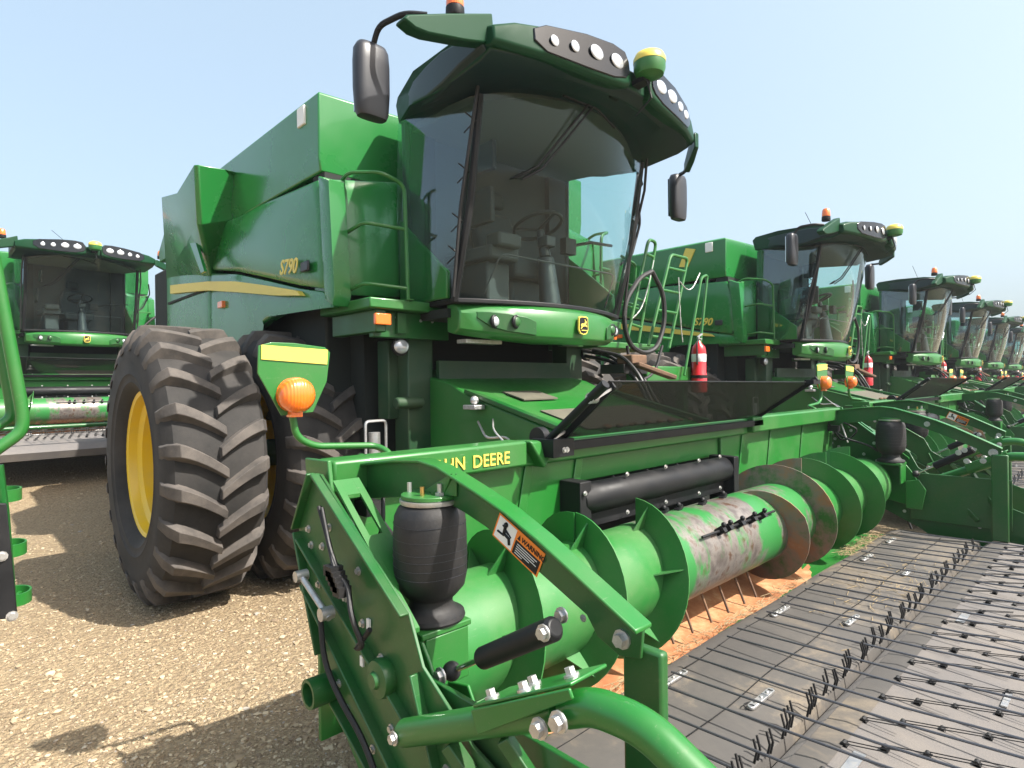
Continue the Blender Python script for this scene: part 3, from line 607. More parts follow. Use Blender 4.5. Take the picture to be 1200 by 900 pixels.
# ================================================================== PICKUP HEADER
HX = (1.08, 5.65)
def make_header(full=True):
    R = empty('pickup_header', (XC, 1.7, 0), '', 'header')
    # back frame
    mb = MB(); mb.box(.95, 1.86, 1.86, 1.98, 1.19, 1.30); mb.box(4.05, 5.75, 1.86, 1.98, 1.19, 1.30); mb.box(1.862, 4.048, 1.90, 1.98, 1.18, 1.285)
    mb.loft([[(1.86, 1.84, 1.30), (1.95, 1.84, 1.17), (2.05, 1.86, 1.26), (2.0, 1.9, 1.29)], [(1.86, 1.95, 1.30), (1.95, 1.95, 1.17), (2.05, 1.95, 1.26), (2.0, 1.95, 1.29)]])
    beam = mb.build('back_beam', 'green_paint', R, bevel=.012)
    mb = MB(); lettering('JOHN', (1.325, 1.857, 1.215), (1, 0, .0), (0, 0, 1), .072, mb, .002, 0, .0004, 1.0); mb.build('lettering', 'yellow_decal', beam)
    mb = MB(); lettering('DEERE', (1.545, 1.857, 1.215), (1, 0, .0), (0, 0, 1), .072, mb, .002, 0, .0004, 1.0); mb.build('lettering', 'yellow_decal', beam)
    mb = MB(); mb.box(.93, 2.25, 1.93, 1.95, .35, 1.19); mb.box(3.72, 5.75, 1.93, 1.95, .35, 1.19); mb.box(2.25, 3.72, 1.95, 1.97, 1.06, 1.18)
    for x in (1.35, 1.75, 2.1, 3.85, 4.3, 4.9): mb.bar((x, 1.925, .4), (x+.18, 1.925, 1.18), .012, .05, (1, 0, 0))
    bs = mb.build('back_sheet', 'green_paint', R, bevel=.003)
    mb = MB(); mb.box(2.1, 3.95, 2.0, 2.1, .35, 1.15); mb.build('throat', 'painted_shade', R)
    mb = MB(); mb.tube([(2.18, 1.84, .995), (2.24, 1.84, 1.0), (3.6, 1.84, 1.0), (3.66, 1.84, .995)], [.045, .075, .075, .06], 16); mb.box(2.14, 2.22, 1.80, 1.93, .82, 1.09); mb.box(3.56, 3.62, 1.76, 1.93, .78, 1.08)
    mb.box(2.2, 3.6, 1.83, 1.93, .86, .94)
    for x in (2.45, 2.75, 3.05, 3.3): mb.bar((x, 1.78, 1.03), (x+.01, 1.86, 1.08), .012, .01)
    bt = mb.build('roller_cover', 'black_plastic', R, bevel=.012)
    mb = MB()
    for x in (2.16, 2.5, 2.85, 3.2, 3.45):
        for z in ((.86, 1.04) if x == 2.16 else (.9, 1.09)): mb.bolt((x, 1.79 if x == 2.16 else 1.80, z), (0, -1, 0), .008)
    mb.build_each('bolt', 'zinc', bt)
    # auger
    AY, AZ = 1.65, .675
    mb = MB(); mb.lathe([(.212, 0), (.212, 1.24)], (1.12, AY, AZ), (1, 0, 0), 48); au = mb.build('auger', 'green_auger', R)
    MB().lathe([(.02, -.002), (.2145, 0), (.2145, 1.60), (.02, 1.602)], (2.33, AY, AZ), (1, 0, 0), 48).build('worn_drum', 'worn_drum', au)
    MB().lathe([(.212, 0), (.212, 1.68)], (3.932, AY, AZ), (1, 0, 0), 48).build('drum', 'green_auger', au)
    def flight(x_top, turns, hand, x_lo, x_hi, mname, taper=False, pitch=.44):
        mb = MB(); rings = []; n = int(40*turns)
        for k in range(n+1):
            a = 2*PI*turns*k/n   # a=0 top, toward the front
            x = x_top+hand*pitch*a/(2*PI)
            ro = .335
            if taper and k < 8: ro = .215+(.12)*(k/8)
            d = Vector((0, -math.sin(a), math.cos(a))); c = Vector((x, AY, AZ))
            rings.append([c+d*.2+Vector((-.005, 0, 0)), c+d*ro+Vector((-.003, 0, 0)), c+d*ro+Vector((.003, 0, 0)), c+d*.2+Vector((.005, 0, 0))])
        mb.loft(rings); return mb.build('flight', mname, au, angle=60)
    # left hand side: x falls from top to front
    for k, xt in enumerate((1.93, 2.36)): flight(xt, 1, -1, 0, 0, 'green_auger')
    flight(1.49, .8, -1, 0, 0, 'green_auger')
    flight(3.44, 1, 1, 0, 0, 'worn_flight', True); flight(3.88, 1, 1, 0, 0, 'worn_flight')
    for xt in (4.34, 4.86): flight(xt, 1, 1, 0, 0, 'green_auger')
    mb = MB()
    for xt, hand in ((1.49, -1), (1.93, -1), (2.36, -1)):
        for k in range(6):
            mb.cut(); a = .25+2*PI*k/6; x = xt+hand*.44*a/(2*PI); d = Vector((0, -math.sin(a), math.cos(a))); c = Vector((x, AY, AZ)); s_ = Vector((0, -math.cos(a), -math.sin(a)))*.003
            A, B, C = c+d*.205, c+d*.32, c+d*.205+Vector((-.085, 0, 0)); mb.loft([[A-s_, B-s_, C-s_], [A+s_, B+s_, C+s_]])
    mb.build_each('gusset', 'green_auger', au)
    # retracting finger rod and its clips
    mb = MB(); d = Vector((0, -math.sin(.95), math.cos(.95))); c = Vector((0, AY, AZ))
    a, b2 = Vector((2.62, 0, 0))+c+d*.235, Vector((3.42, 0, 0))+c+d*.235
    mb.tube([a, b2], .007, 6)
    for x in (2.8, 2.87, 3.0, 3.14, 3.26): mb.bar(Vector((x, 0, 0))+c+d*.21, Vector((x, 0, 0))+c+d*.26, .035, .03, (1, 0, 0)); mb.ball(Vector((x, 0, .02))+c+d*.255, .013)
    for x, an in ((2.5, .05), (2.75, -.1), (2.95, .0), (3.2, -.05), (2.65, -.2)):
        d2 = Vector((0, -math.sin(an), math.cos(an))); mb.bar(Vector((x, 0, 0))+c+d2*.21, Vector((x+.04, 0, 0))+c+d2*.235, .03, .02); mb.ball(Vector((x+.02, 0, 0))+c+d2*.24, .014)
    mb.build('finger_rod', 'black_plastic', au)
    mb = MB()
    for x in (2.45, 2.62, 2.8, 2.98, 3.16, 3.3):
        for an in (2.75, 3.6): mb.cut(); d2 = Vector((0, -math.sin(an), math.cos(an))); mb.tube([Vector((x, 0, 0))+c+d2*.2, Vector((x, 0, 0))+c+d2*.36], .007, 6)
    mb.build_each('finger', 'rust_brown', au)
    # tray
    mb = MB(); rings = []
    for x in [1.0+4.6*k/24 for k in range(25)]:
        rings.append([(x, 1.47, .285), (x, 1.55, .275), (x, 1.68, .29), (x, 1.80, .335), (x, 1.92, .42), (x, 1.94, .44), (x, 1.94, .40), (x, 1.8, .28), (x, 1.47, .25)])
    mb.loft(rings); tr = mb.build('floor_tray', 'green_paint', R)
    mb = MB(); rings = []; rnd = random.Random(5)
    for x in [1.02+3.3*k/60 for k in range(61)]:
        e = .01*math.sin(x*9)+rnd.uniform(-.008, .008); edge = 0 if x < 4.0 else (x-4.0)*.35
        rings.append([(x, 1.485+e+edge, .285), (x, 1.55+edge*.8, .281), (x, 1.68, .296), (x, 1.80, .341), (x, 1.90, .408)])
    mb.loft(rings, closed=False, caps=False); mb.build('tray_dirt', 'tray_dust', tr)
    # end sheets
    sh = [(1.99, 1.27), (1.985, 1.0), (2.06, .95), (2.04, .8), (1.98, .42), (1.85, .2), (.9, .12), (-.1, .12), (-.35, .2), (-.35, .3), (.2, .42), (.6, .53), (.9, .64), (1.1, .70), (1.30, .82), (1.36, .94), (1.6, 1.09), (1.86, 1.262)]
    if True:
        sh[0:6] = [(1.90, 1.262), (2.03, 1.06), (1.99, .89), (1.88, .70), (1.80, .58), (1.53, .44), (1.3, .33), (1.1, .2)]
    for sg in (-1, 1):
        ox = .9 if sg < 0 else 5.72
        f = (lambda x: x) if sg < 0 else (lambda x: 6.73-x)
        def bx(mb, x0, x1, *r): a, b3 = sorted((f(x0), f(x1))); return mb.box(a, b3, *r)
        mb = MB(); mb.prism(sh, 'X', *sorted((f(.905), f(.915)))); es = mb.build('end_sheet', 'green_frame', R, bevel=.002)
        mb = MB()   # outer flanges: rim and diagonal ribs on the outside
        def fl(a, b3, w=.03, t=.01, x=.892): mb.bar((f(x), a[0], a[1]), (f(x), b3[0], b3[1]), w, t, (0, b3[1]-a[1], -(b3[0]-a[0])))
        for aa in (((1.88, 1.262), (1.36, .94)), ((2.0, 1.03), (1.35, .66)), ((1.905, 1.262), (2.03, 1.06)), ((2.02, 1.05), (1.86, .68)), ((1.97, .88), (1.30, .42)), ((1.80, .58), (1.53, .44)), ((1.32, .80), (1.1, .3))): mb.cut(); fl(*aa)
        mb.build_each('stiffener', 'green_frame', es, bevel=.003)
        # slotted diagonal channel top
        mb = MB(); a, b3 = Vector((0, 1.80, 1.235)), Vector((0, 1.36, .885)); t = (b3-a)
        def q(x, s_, h=0): p = a+t*s_; return (f(x), p.y, p.z+h)
        for x0, x1, s0, s1 in ((.918, .94, 0, 1), (.985, 1.01, .0, .8), (.9402, .9848, 0, .12), (.9402, .9848, .42, .75)):
            mb.loft([[q(x0, s0), q(x1, s0), q(x1, s1), q(x0, s1)], [q(x0, s0, .012), q(x1, s0, .012), q(x1, s1, .012), q(x0, s1, .012)]])
        mb.build('slotted_channel', 'green_paint', es)
        # top pivot bracket
        mb = MB(); mb.prism([(2.03, 1.3), (1.86, 1.305), (1.84, 1.2), (1.80, 1.12), (2.0, 1.1)], 'X', *sorted((f(.93), f(.945)))); mb.prism([(2.0, 1.3), (1.95, 1.3), (1.93, 1.15), (2.0, 1.12)], 'X', *sorted((f(1.12), f(1.135))))
        pv = mb.build('pivot_bracket', 'green_paint', R, bevel=.004)
        mb = MB(); rnd = random.Random(11); d = (sg, 0, 0)
        mb.bolt((f(.93), 1.90, 1.19), d, .016, .016)
        for y, z in ((1.95, 1.07), (1.93, 1.02), (1.96, .98), (1.9, .95), (1.85, 1.03), (1.88, .9), (1.8, 1.1), (1.7, .9), (1.6, .85), (1.62, 1.0), (1.5, .78), (1.45, .6), (1.9, .8), (1.75, .62), (1.7, .56), (1.4, .45), (1.55, .5), (1.2, .6), (1.1, .5), (.95, .55), (.9, .4), (.5, .38), (.3, .3)):
            mb.bolt((f(.905), y, z), d, .009, .009); 
            if sg > 0 or y < 1.3: mb.bolt((f(.915), y, z), (-sg, 0, 0), .009, .006)
        for k in range(5):
            a2 = 2*PI*k/5; mb.bolt((f(.885), 1.47+.035*math.cos(a2), .74+.035*math.sin(a2)), d, .011, .014)
        mb.cyl((f(.84), 1.86, .94), (f(.84), 1.68, .86), .010, n=10); mb.cyl((f(.86), 1.87, .945), (f(.82), 1.87, .945), .018, n=10); mb.cyl((f(.86), 1.70, .87), (f(.82), 1.70, .87), .02, n=10)
        mb.build_each('bolt', 'zinc', es) if full else mb.build('bolt', 'zinc', es)
        mb = MB(); mb.lathe([(.02, -.05), (.025, -.04), (.05, -.035), (.055, -.02), (.05, -.0)], (f(.905), 1.47, .74), (-sg*-1 if False else (1 if sg < 0 else -1), 0, 0), 20); mb.build('auger_bearing', 'green_frame', es)
        mb = MB(); cc = Vector((f(.82), 1.76, .60))
        mb.lathe([(.035, 0), (.045, 0), (.045, .085), (.035, .085), (.035, 0)], (f(.905), 1.79, .60), (sg, 0, 0), 24); mb.build('pipe_stub', 'green_frame', es)
        mb = MB()
        mb.tube(rounded([(f(.87), 1.80, 1.17), (f(.86), 1.72, 1.08), (f(.85), 1.66, 1.0), (f(.86), 1.6, .97), (f(.84), 1.55, .9), (f(.86), 1.52, .82), (f(.86), 1.56, .8), (f(.87), 1.5, .87)], .04), .008, 8)
        mb.tube(rounded([(f(.87), 1.78, 1.17), (f(.855), 1.7, 1.06), (f(.86), 1.62, .96)], .03), .006, 8)
        mb.tube(rounded([(f(.87), 1.8, .82), (f(.86), 1.76, .7), (f(.86), 1.66, .62), (f(.87), 1.55, .55), (f(.87), 1.40, .40), (f(.87), 1.36, .3)], .06), .009, 8)
        for k in range(5): mb.box(min(f(.83), f(.87)), max(f(.83), f(.87)), 1.60+k*.012, 1.64+k*.014, .94+k*.012, .97+k*.012)
        mb.build('cables', 'black_rubber', es)
        mb = MB()
        for y, z in ((1.56, .86), (1.5, .76), (1.6, .74)): mb.cut(); mb.box(min(f(.898), f(.904)), max(f(.898), f(.904)), y-.008, y+.008, z-.015, z+.015)
        mb.build_each('reflector_tag', 'white_paint', es)
        mb = MB(); mb.tube(rounded([(f(1.02), 1.93, 1.14), (f(1.05), 1.84, 1.02), (f(1.06), 1.76, 1.04), (f(1.04), 1.70, 1.12), (f(1.1), 1.8, 1.18)], .05), .007, 8); mb.tube(rounded([(f(1.1), 1.92, 1.16), (f(1.12), 1.8, 1.05), (f(1.1), 1.62, 1.0), (f(1.06), 1.55, .95)], .06), .009, 8); mb.box(*sorted((f(1.06), f(1.12))), 1.84, 1.92, 1.10, 1.15); mb.build('air_hose', 'black_rubber', R)
        mb = MB(); mb.tube([(f(1.0), 1.85, 1.16), (f(1.0), 1.80, 1.0)], .007, 8); mb.build('level_rod', 'zinc', R)
        # lift arm
        top = [(2.06, 1.235), (1.95, 1.262), (1.81, 1.287), (1.66, 1.307), (1.52, 1.318), (1.43, 1.308), (1.35, 1.285), (1.25, 1.255), (1.14, 1.219), (1.02, 1.168), (.912, 1.115), (.738, 1.029)]
        bot = [(.745, .965), (.80, .955), (.86, .98), (.89, 1.02), (1.0, 1.068), (1.14, 1.128), (1.24, 1.165), (1.33, 1.19), (1.42, 1.208), (1.52, 1.212), (2.06, 1.13)]
        mb = MB(); mb.prism(top+bot, 'X', *sorted((f(1.075), f(1.085)))); arm = mb.build('lift_arm', 'green_frame', R, bevel=.002)
        mb = MB(); rings = [[(f(1.05), y, z-.004), (f(1.11), y, z-.004), (f(1.11), y, z+.006), (f(1.05), y, z+.006)] for y, z in top]; mb.loft(rings)
        mb.build('arm_flange', 'green_paint', arm, bevel=.003)
        mb = MB(); mb.box(*sorted((f(1.086), f(1.115))), .70, .80, .35, .985); mb.build('post', 'green_frame', R, bevel=.008)
        mb = MB(); mb.bolt((f(1.075), .79, .995), d, .0145, .018); mb.bolt((f(1.075), .965, 1.0), d, .013, .015); mb.bolt((f(1.075), .90, 1.01), d, .006, .004)
        if sg > 0:
            for y, z in ((1.2, 1.19), (1.0, .98), (.95, .92), (.85, .93)): mb.bolt((f(1.084), y, z), (-1, 0, 0), .014, .012)
            mb.bolt((f(1.084), .79, .995), (-1, 0, 0), .02, .022)
        mb.build_each('bolt', 'zinc', arm)
        # warning label on the arm
        if sg < 0:
            c4 = [on(a, b3, X=1.0735) for a, b3 in ((586, 600.5), (577.3, 626.7), (629.3, 676.7), (638.9, 645.6))]
            o, e1, e2 = c4[1], c4[2]-c4[1], c4[0]-c4[1]
        else:
            o, e1, e2 = Vector((6.73-1.0735, 1.12, 1.085)), Vector((0, -.19, -.095)), Vector((0, .02, .055))*1.1
        if sg < 0:
            P = lambda u, v, h: (o.x-h, o.y+e1.y*u+e2.y*v, o.z+e1.z*u+e2.z*v)
            def quad(mb, u0, u1, v0, v1, h): mb.loft([[P(u0, v0, h), P(u1, v0, h), P(u1, v1, h), P(u0, v1, h)], [P(u0, v0, h-.0012), P(u1, v0, h-.0012), P(u1, v1, h-.0012), P(u0, v1, h-.0012)]])
            mb = MB(['orange_label', 'white_paint', 'black_plastic'])
            mb.mat(0); quad(mb, 0, 1, 0, 1, .0013); mb.mat(1); quad(mb, .03, .42, .06, .94, .0022); mb.mat(2); quad(mb, .45, .97, .06, .60, .0022)
            mb.mat(1)
            for k in range(5): quad(mb, .5, (.92, .88, .93, .8, .66)[k], .5-k*.09, .525-k*.09, .003)
            mb.mat(2); ex, ey = Vector((0, e1.y, e1.z)), Vector((0, e2.y, e2.z))
            lettering('WARNING', P(.55, .69, .0025), ex, ey, ex.length*.1, mb, .0005, 0, .0003)
            mb.loft([[P(.47, .68, .0032), P(.53, .68, .0032), P(.5, .88, .0032)], [P(.47, .68, .0025), P(.53, .68, .0025), P(.5, .88, .0025)]])
            # seated pictogram
            def st(pts, w): mb.tube([P(a, b3, .003) for a, b3 in pts], w, 6)
            st([(.2, .72), (.21, .45)], .005); st([(.21, .45), (.33, .42), (.37, .22)], .004); st([(.2, .6), (.3, .55)], .003); st([(.08, .35), (.22, .38)], .003); st([(.14, .7), (.36, .5)], .002)
            mb.ball(P(.2, .8, .003), .007)
            mb.build('warning_label', None, arm)
        # air spring
        c = Vector((f(1.05), 1.46, 0)); mb = MB()
        mb.lathe([(.078, 1.205), (.092, 1.195), (.104, 1.17), (.1075, 1.12), (.1085, 1.06), (.107, 1.0), (.1, .965), (.078, .94), (.066, .93), (.064, .915), (.068, .905), (.075, .895), (.098, .885), (.101, .875), (.098, .868)], c, (0, 0, 1), 40)
        ab = mb.build('air_spring', 'black_rubber', R)
        mb = MB()
        for z, r_ in ((1.15, .1068), (1.11, .108), (1.075, .1088), (1.055, .109), (1.03, .1083), (1.005, .1076)):
            mb.tube([(c.x+r_*math.cos(a), c.y+r_*math.sin(a), z+.002*math.sin(3*a)) for a in [2*PI*k/30 for k in range(31)]], .0009, 4, False)
        mb.build('mould_line', 'grey_plastic', ab)
        mb = MB(); mb.lathe([(.086, 1.205), (.088, 1.21), (.088, 1.218), (.08, 1.219)], c, (0, 0, 1), 32); mb.build('crimp_ring', 'zinc', ab)
        mb = MB(); mb.lathe([(.084, 1.2195), (.084, 1.232)], c, (0, 0, 1), 32); mb.prism([(1.50, 1.232), (1.36, 1.30), (1.40, 1.232)], 'X', *sorted((f(1.055), f(1.061)))); mb.loft([[(f(1.045), 1.45, 1.232), (f(1.075), 1.36, 1.232), (f(1.075), 1.36, 1.30)], [(f(1.04), 1.446, 1.232), (f(1.07), 1.356, 1.232), (f(1.07), 1.356, 1.30)]])
        mb.build('top_plate', 'green_paint', ab, bevel=.002)
        mb = MB(); mb.cyl((f(1.05), 1.41, 1.232), (f(1.05), 1.41, 1.265), .008, n=10); mb.cyl((f(1.05), 1.41, 1.232), (f(1.05), 1.41, 1.24), .014, n=6); mb.cyl((f(1.02), 1.52, 1.232), (f(1.02), 1.52, 1.26), .007, n=8); mb.build('stud', 'zinc', ab)
        mb = MB(); mb.cyl((f(1.01), 1.44, 1.232), (f(1.01), 1.44, 1.258), .007, n=8); mb.build('air_fitting', 'brass', ab)
        # spring seat bracket
        mb = MB(); bx(mb, .955, 1.13, 1.37, 1.56, .848, .866); mb.prism([(1.56, .85), (1.38, .85), (1.34, .80), (1.26, .66), (1.30, .5), (1.55, .55)], 'X', *sorted((f(.955), f(.967)))); mb.box(*sorted((f(.97), f(1.12))), 1.372, 1.384, .70, .848)
        mb.prism([(1.36, .72), (1.27, .74), (1.22, .66), (1.25, .5), (1.36, .5)], 'X', *sorted((f(1.03), f(1.04))))
        mb.build('spring_seat', 'green_paint', R, bevel=.004)
        # lift cylinder (black) with chromed rod
        a, b3 = Vector((f(1.0), .925, 1.0)), Vector((f(1.0), 1.17, .855)); mb = MB(); t = (b3-a).normalized()
        mb.tube([a-t*.01, a, b3, b3+t*.008], [.02, .028, .028, .015], 20); cy = mb.build('gas_cylinder', 'black_plastic', R, bevel=.003)
        MB().cyl(b3, b3+t*.14, .008, n=12).build('cylinder_rod', 'chrome', cy)
        mb = MB(); mb.ball(b3+t*.15, .026); mb.build('rod_end', 'black_rubber', cy)
        mb = MB(); mb.bolt(a+Vector((sg*.03, 0, 0)), d, .013, .014); mb.bolt(b3+t*.15+Vector((sg*.035, .0, 0)), d, .015, .015); mb.build_each('pin', 'zinc', cy)
        # front guard tube
        p1, p2, p3, p4 = Vector((f(.86), 1.31, .665)), Vector((f(.875), .73, .945)), Vector((f(.88), .60, .96)), Vector((f(.90), .30, .80))
        mb = MB(); mb.tube([p1, p1.lerp(p2, .9)], .034, 20); gt = mb.build('guard_tube', 'green_paint', R)
        mb = MB(); mb.tube(rounded([p1.lerp(p2, .93), p2+Vector((0, -.02, .01)), p3, p4, Vector((f(.95), -.4, .5))], .1, 6), .034, 20); mb.build('guard_tube', 'green_paint', R)
        tdir = (p2-p1).normalized(); up = Vector((0, -tdir.z, tdir.y)); up = -up if up.z < 0 else up
        mb = MB(); q0 = p1.lerp(p2, .58)+up*.04; q1 = p1.lerp(p2, 1.02)+up*.045; s3 = Vector((1, 0, 0))
        mb.loft([[q0-s3*.05, q0+s3*.06, q1+s3*.08, q1-s3*.03], [q0-s3*.05+up*.008, q0+s3*.06+up*.008, q1+s3*.08+up*.008, q1-s3*.03+up*.008]])
        mb.loft([[q0-s3*.05, q1-s3*.03, q1-s3*.03-up*.02, q0-s3*.05-up*.05], [q0-s3*.058, q1-s3*.038, q1-s3*.038-up*.02, q0-s3*.058-up*.05]])
        cl = mb.build('clamp_plate', 'green_paint', R, bevel=.003)
        mb = MB()
        for u_, s4 in ((.12, -.02), (.45, .02), (.5, -.02), (.85, .02)):
            pp = q0.lerp(q1, u_)+s3*s4+up*.008; mb.bolt(pp, up, .011, .016)
        mb.bolt(q1.lerp(q0, .15)-up*.05+s3*sg*.045, d, .014, .016); mb.bolt(q1.lerp(q0, .33)-up*.055+s3*sg*.05, d, .014, .016)
        mb.bolt(p1+Vector((sg*.035, .0, 0)), d, .012, .012); mb.build_each('bolt', 'zinc', cl)
        mb = MB(); mb.bar(p1.lerp(p2, .3)+Vector((0, 0, -.04)), (f(.95), .9, .45), .04, .03); mb.bar(p1.lerp(p2, .62)+Vector((0, 0, -.04)), (f(.98), .75, .5), .03, .03); mb.box(*sorted((f(.93), f(.945))), .7, 1.35, .4, .78); mb.build('guard_bracket', 'green_frame', R, bevel=.003)
        # warning lamp
        sx = (lambda x: x) if sg < 0 else (lambda x: 6.74-x)
        q = onY([(303, 405), (318, 401), (345, 402), (381, 407), (387, 413), (383, 447), (367, 483), (330, 487), (302, 437)], 2.04)
        mb = MB(); mb.prism([(sx(x), z) for x, z in q], 'Y', 2.04, 2.048); lpz = mb.build('lamp_plate', 'green_paint', R, bevel=.0015, label=None)
        q = onY([(306, 404), (384, 410), (383, 427), (306, 421)], 2.038); MB().prism([(sx(x), z) for x, z in q], 'Y', 2.036, 2.0395).build('reflective_strip', 'yellow_decal', lpz)
        lc = on(345, 463, Y=2.03); lc.x = sx(lc.x); mb = MB(); mb.lathe([(.06, .0), (.062, .015), (.058, .04), (.045, .055), (.02, .062), (.001, .063)], lc, (0, -1, 0), 28)
        mb.lathe([(.06, -.005), (.062, -.02), (.058, -.04), (.02, -.06)], lc, (0, -1, 0), 28); mb.box(lc.x-.02, lc.x+.02, lc.y-.02, lc.y+.02, lc.z-.075, lc.z-.05); mb.build('amber_lamp', 'amber', lpz)
        q = [on(a, b3, Y=2.05) for a, b3 in ((343, 488), (347, 512), (368, 523), (440, 522))]+[on(456, 530, Y=1.98), on(460, 545, Y=1.95)]
        mb = MB(); mb.tube(rounded([(sx(p.x), p.y, p.z) for p in q], .05, 5), .0125, 12); mb.build('lamp_stalk', 'green_paint', lpz)
    # crop screen
    mb = MB(); A, B, C, D = (2.02, 1.90, 1.29), (4.18, 1.90, 1.29), (4.2, 1.55, 1.535), (2.05, 1.56, 1.555)
    mb.loft([[A, B, C, D], [(p[0], p[1]+.003, p[2]+.003) for p in (A, B, C, D)]]); sc = mb.build('crop_screen', 'screen_mesh', R)
    mb = MB(); mb.box(2.0, 4.2, 1.86, 1.895, 1.235, 1.275); mb.bar(B, (4.2, 1.5, 1.56), .02, .03); mb.box(4.14, 4.26, 1.5, 1.56, 1.52, 1.55)
    mb.tube([C, D], .004, 6); mb.box(1.96, 2.1, 1.80, 1.93, 1.22, 1.3); mb.cyl((1.98, 1.92, 1.3), (2.02, 1.92, 1.3), .05)
    mb.tube([(2.0, 1.86, 1.30), (2.0, 1.60, 1.50)], .017, 12); mb.tube([(2.0, 1.62, 1.485), (2.0, 1.54, 1.545)], .021, 12); mb.bar((2.07, 1.88, 1.27), (2.07, 1.55, 1.54), .012, .03); mb.build('screen_frame', 'black_plastic', sc, bevel=.002)
    mb = MB(); mb.cyl((1.99, 1.62, 1.485), (2.03, 1.62, 1.485), .024, n=12); mb.bar((2.0, 1.84, 1.3), (2.07, 1.83, 1.33), .02, .01); mb.bar((2.0, 1.60, 1.48), (2.08, 1.56, 1.53), .015, .01)
    for x in (2.05, 2.03): mb.bolt((x, 1.80, 1.25), (0, -1, 0), .009)
    mb.build_each('screen_bolt', 'zinc', sc)
    # belts
    mb = MB(); rings = []
    for x in [.95+4.72*k/30 for k in range(31)]:
        w = .004*math.sin(x*5)
        rings.append([(x, 1.45, .24), (x, 1.47, .30+w), (x, 1.40, .325+w), (x, 1.1, .322), (x, .92, .324), (x, .88, .31), (x, .86, .24)])
    mb.loft(rings); rb = mb.build('rear_belt', 'belt', R)
    mb = MB(); P = lambda y, ph: [(1.0+4.6*k/40, y+.006*math.sin(k*.9+ph), .328) for k in range(41)]
    mb.tube(P(1.375, 0), .0022, 4); mb.tube(P(1.10, 2), .0022, 4); mb.build('belt_seam', 'black_rubber', rb)
    clips = [(2.18, 1.35, .17), (3.22, 1.345, .17), (4.6, 1.33, .17), (2.28, 1.03, .17), (3.35, 1.04, .14), (4.4, 1.05, .1), (5.2, 1.34, .15)]
    for x, y, l in clips:
        mb = MB(); mb.box(x-l/2, x+l/2, y-.014, y+.014, .326, .337); mb.cyl((x-l/2, y, .326), (x-l/2, y, .337), .014); mb.cyl((x+l/2, y, .326), (x+l/2, y, .337), .014)
        for k in (-.3, 0, .3): mb.cyl((x+l*k, y, .337), (x+l*k, y, .342), .007, n=8)
        mb.build('belt_joint', 'zinc', rb, bevel=.002)
        MB().tube([(x-l*.6, y+.005, .33), (x-l*.62, y+.02, .338), (x-l*.5, y+.026, .334), (x-l*.3, y+.022, .33)], .002, 5).build('joint_wire', 'black_rubber', rb)
    mb = MB(); rings = []
    for x in [.95+4.72*k/30 for k in range(31)]:
        rings.append([(x, .84, .25), (x, .845, .30), (x, .80, .335), (x, .74, .345), (x, .4, .33), (x, -.2, .30), (x, -.55, .28), (x, -.65, .2), (x, -.6, .1), (x, .75, .1)])
    mb.loft(rings); pb = mb.build('pickup_belt', 'belt_fabric', R)
    mb = MB(); rings = []
    for x in [.95+4.72*k/30 for k in range(31)]: rings.append([(x, .80, .3375), (x, .74, .3475), (x, .70, .3465)])
    mb.loft(rings, False, False); mb.build('belt_edge', 'belt', pb)
    mb = MB()
    for x in (2.1, 3.75): mb.cut(); mb.box(x-.1, x+.05, .63, .665, .344, .347)
    for x in (2.9,): mb.cut(); mb.box(x-.05, x+.08, .365, .385, .332, .337)
    mb.build_each('belt_patch', 'zinc', pb)
    # spring tines: a standing row at the belt edge and rows of clips on the belt
    rnd = random.Random(21); cnt = 0
    def tine_geo(mb, x, y, stand):
        if stand:
            for dx in (-.012, .012):
                h = rnd.uniform(.075, .095); mb.tube([(x+dx, y+.006, .325), (x+dx, y-.003, .325+h*.5), (x+dx+rnd.uniform(-.002, .002), y+.008, .325+h)], .0042, 6)
        else:
            z = .343 if y > .5 else .33
            mb.tube([(x-.012, y, z+.006), (x+.012, y, z+.006)], .009, 8); mb.box(x-.012, x+.014, y-.012, y+.01, z-.004, z+.004)
            for dx in (-.011, .011): mb.tube([(x+dx, y, z+.010), (x+dx*.8, y-.13, z+.035)], .0019, 5)
    spots = [(1.5+.1*k-(k % 2)*.035, .865+.008*math.sin(k*2.1), True) for k in range(39)]
    for j, y in enumerate((.70, .60, .50, .38, .26, .12, -.02, -.16)):
        for k in range(20): spots.append((1.55+.205*k+.07*(j % 3)+rnd.uniform(-.008, .008), y, False))
    spots.sort(key=lambda s_: (s_[0]**2+(s_[1])**2) if s_[0] > 1.6+.9*max(0, s_[1]-.1)*0 else 99)
    rest = MB()
    for x, y, stnd in spots:
        if full and cnt < 96 and (x > 1.9 or stnd):
            mb = MB(); tine_geo(mb, x, y, stnd); mb.build('tine', 'black_rubber', pb); cnt += 1
        else: tine_geo(rest, x, y, stnd)
    tag(rest.build('tines', 'black_rubber', pb), None, None, None, 'stuff')
    # wind guard rods
    wg = MB(); wg.tube([(1.0, -.62, .53), (5.6, -.62, .53)], .03, 12); wg = wg.build('wind_guard', 'green_frame', R)
    k = 0; x = 1.72; allr = MB(); xsr = []
    while x < 5.45: xsr.append(x); x += .115+.06*(1 if k % 2 else .2)+.01*math.sin(k*3); k += 1
    for k, x in enumerate(xsr):
        ys = 1.36+.015*math.sin(k*2.3)-(.03 if k % 3 == 0 else 0)
        mb = MB() if full else allr
        mb.tube([(x, ys, .375), (x+.004*math.sin(k), .6, .40), (x, .1, .435), (x, -.62, .52)], .0046, 7)
        if full: mb.build('rod', 'rod_steel', wg)
    if not full: allr.build('rod', 'rod_steel', wg)
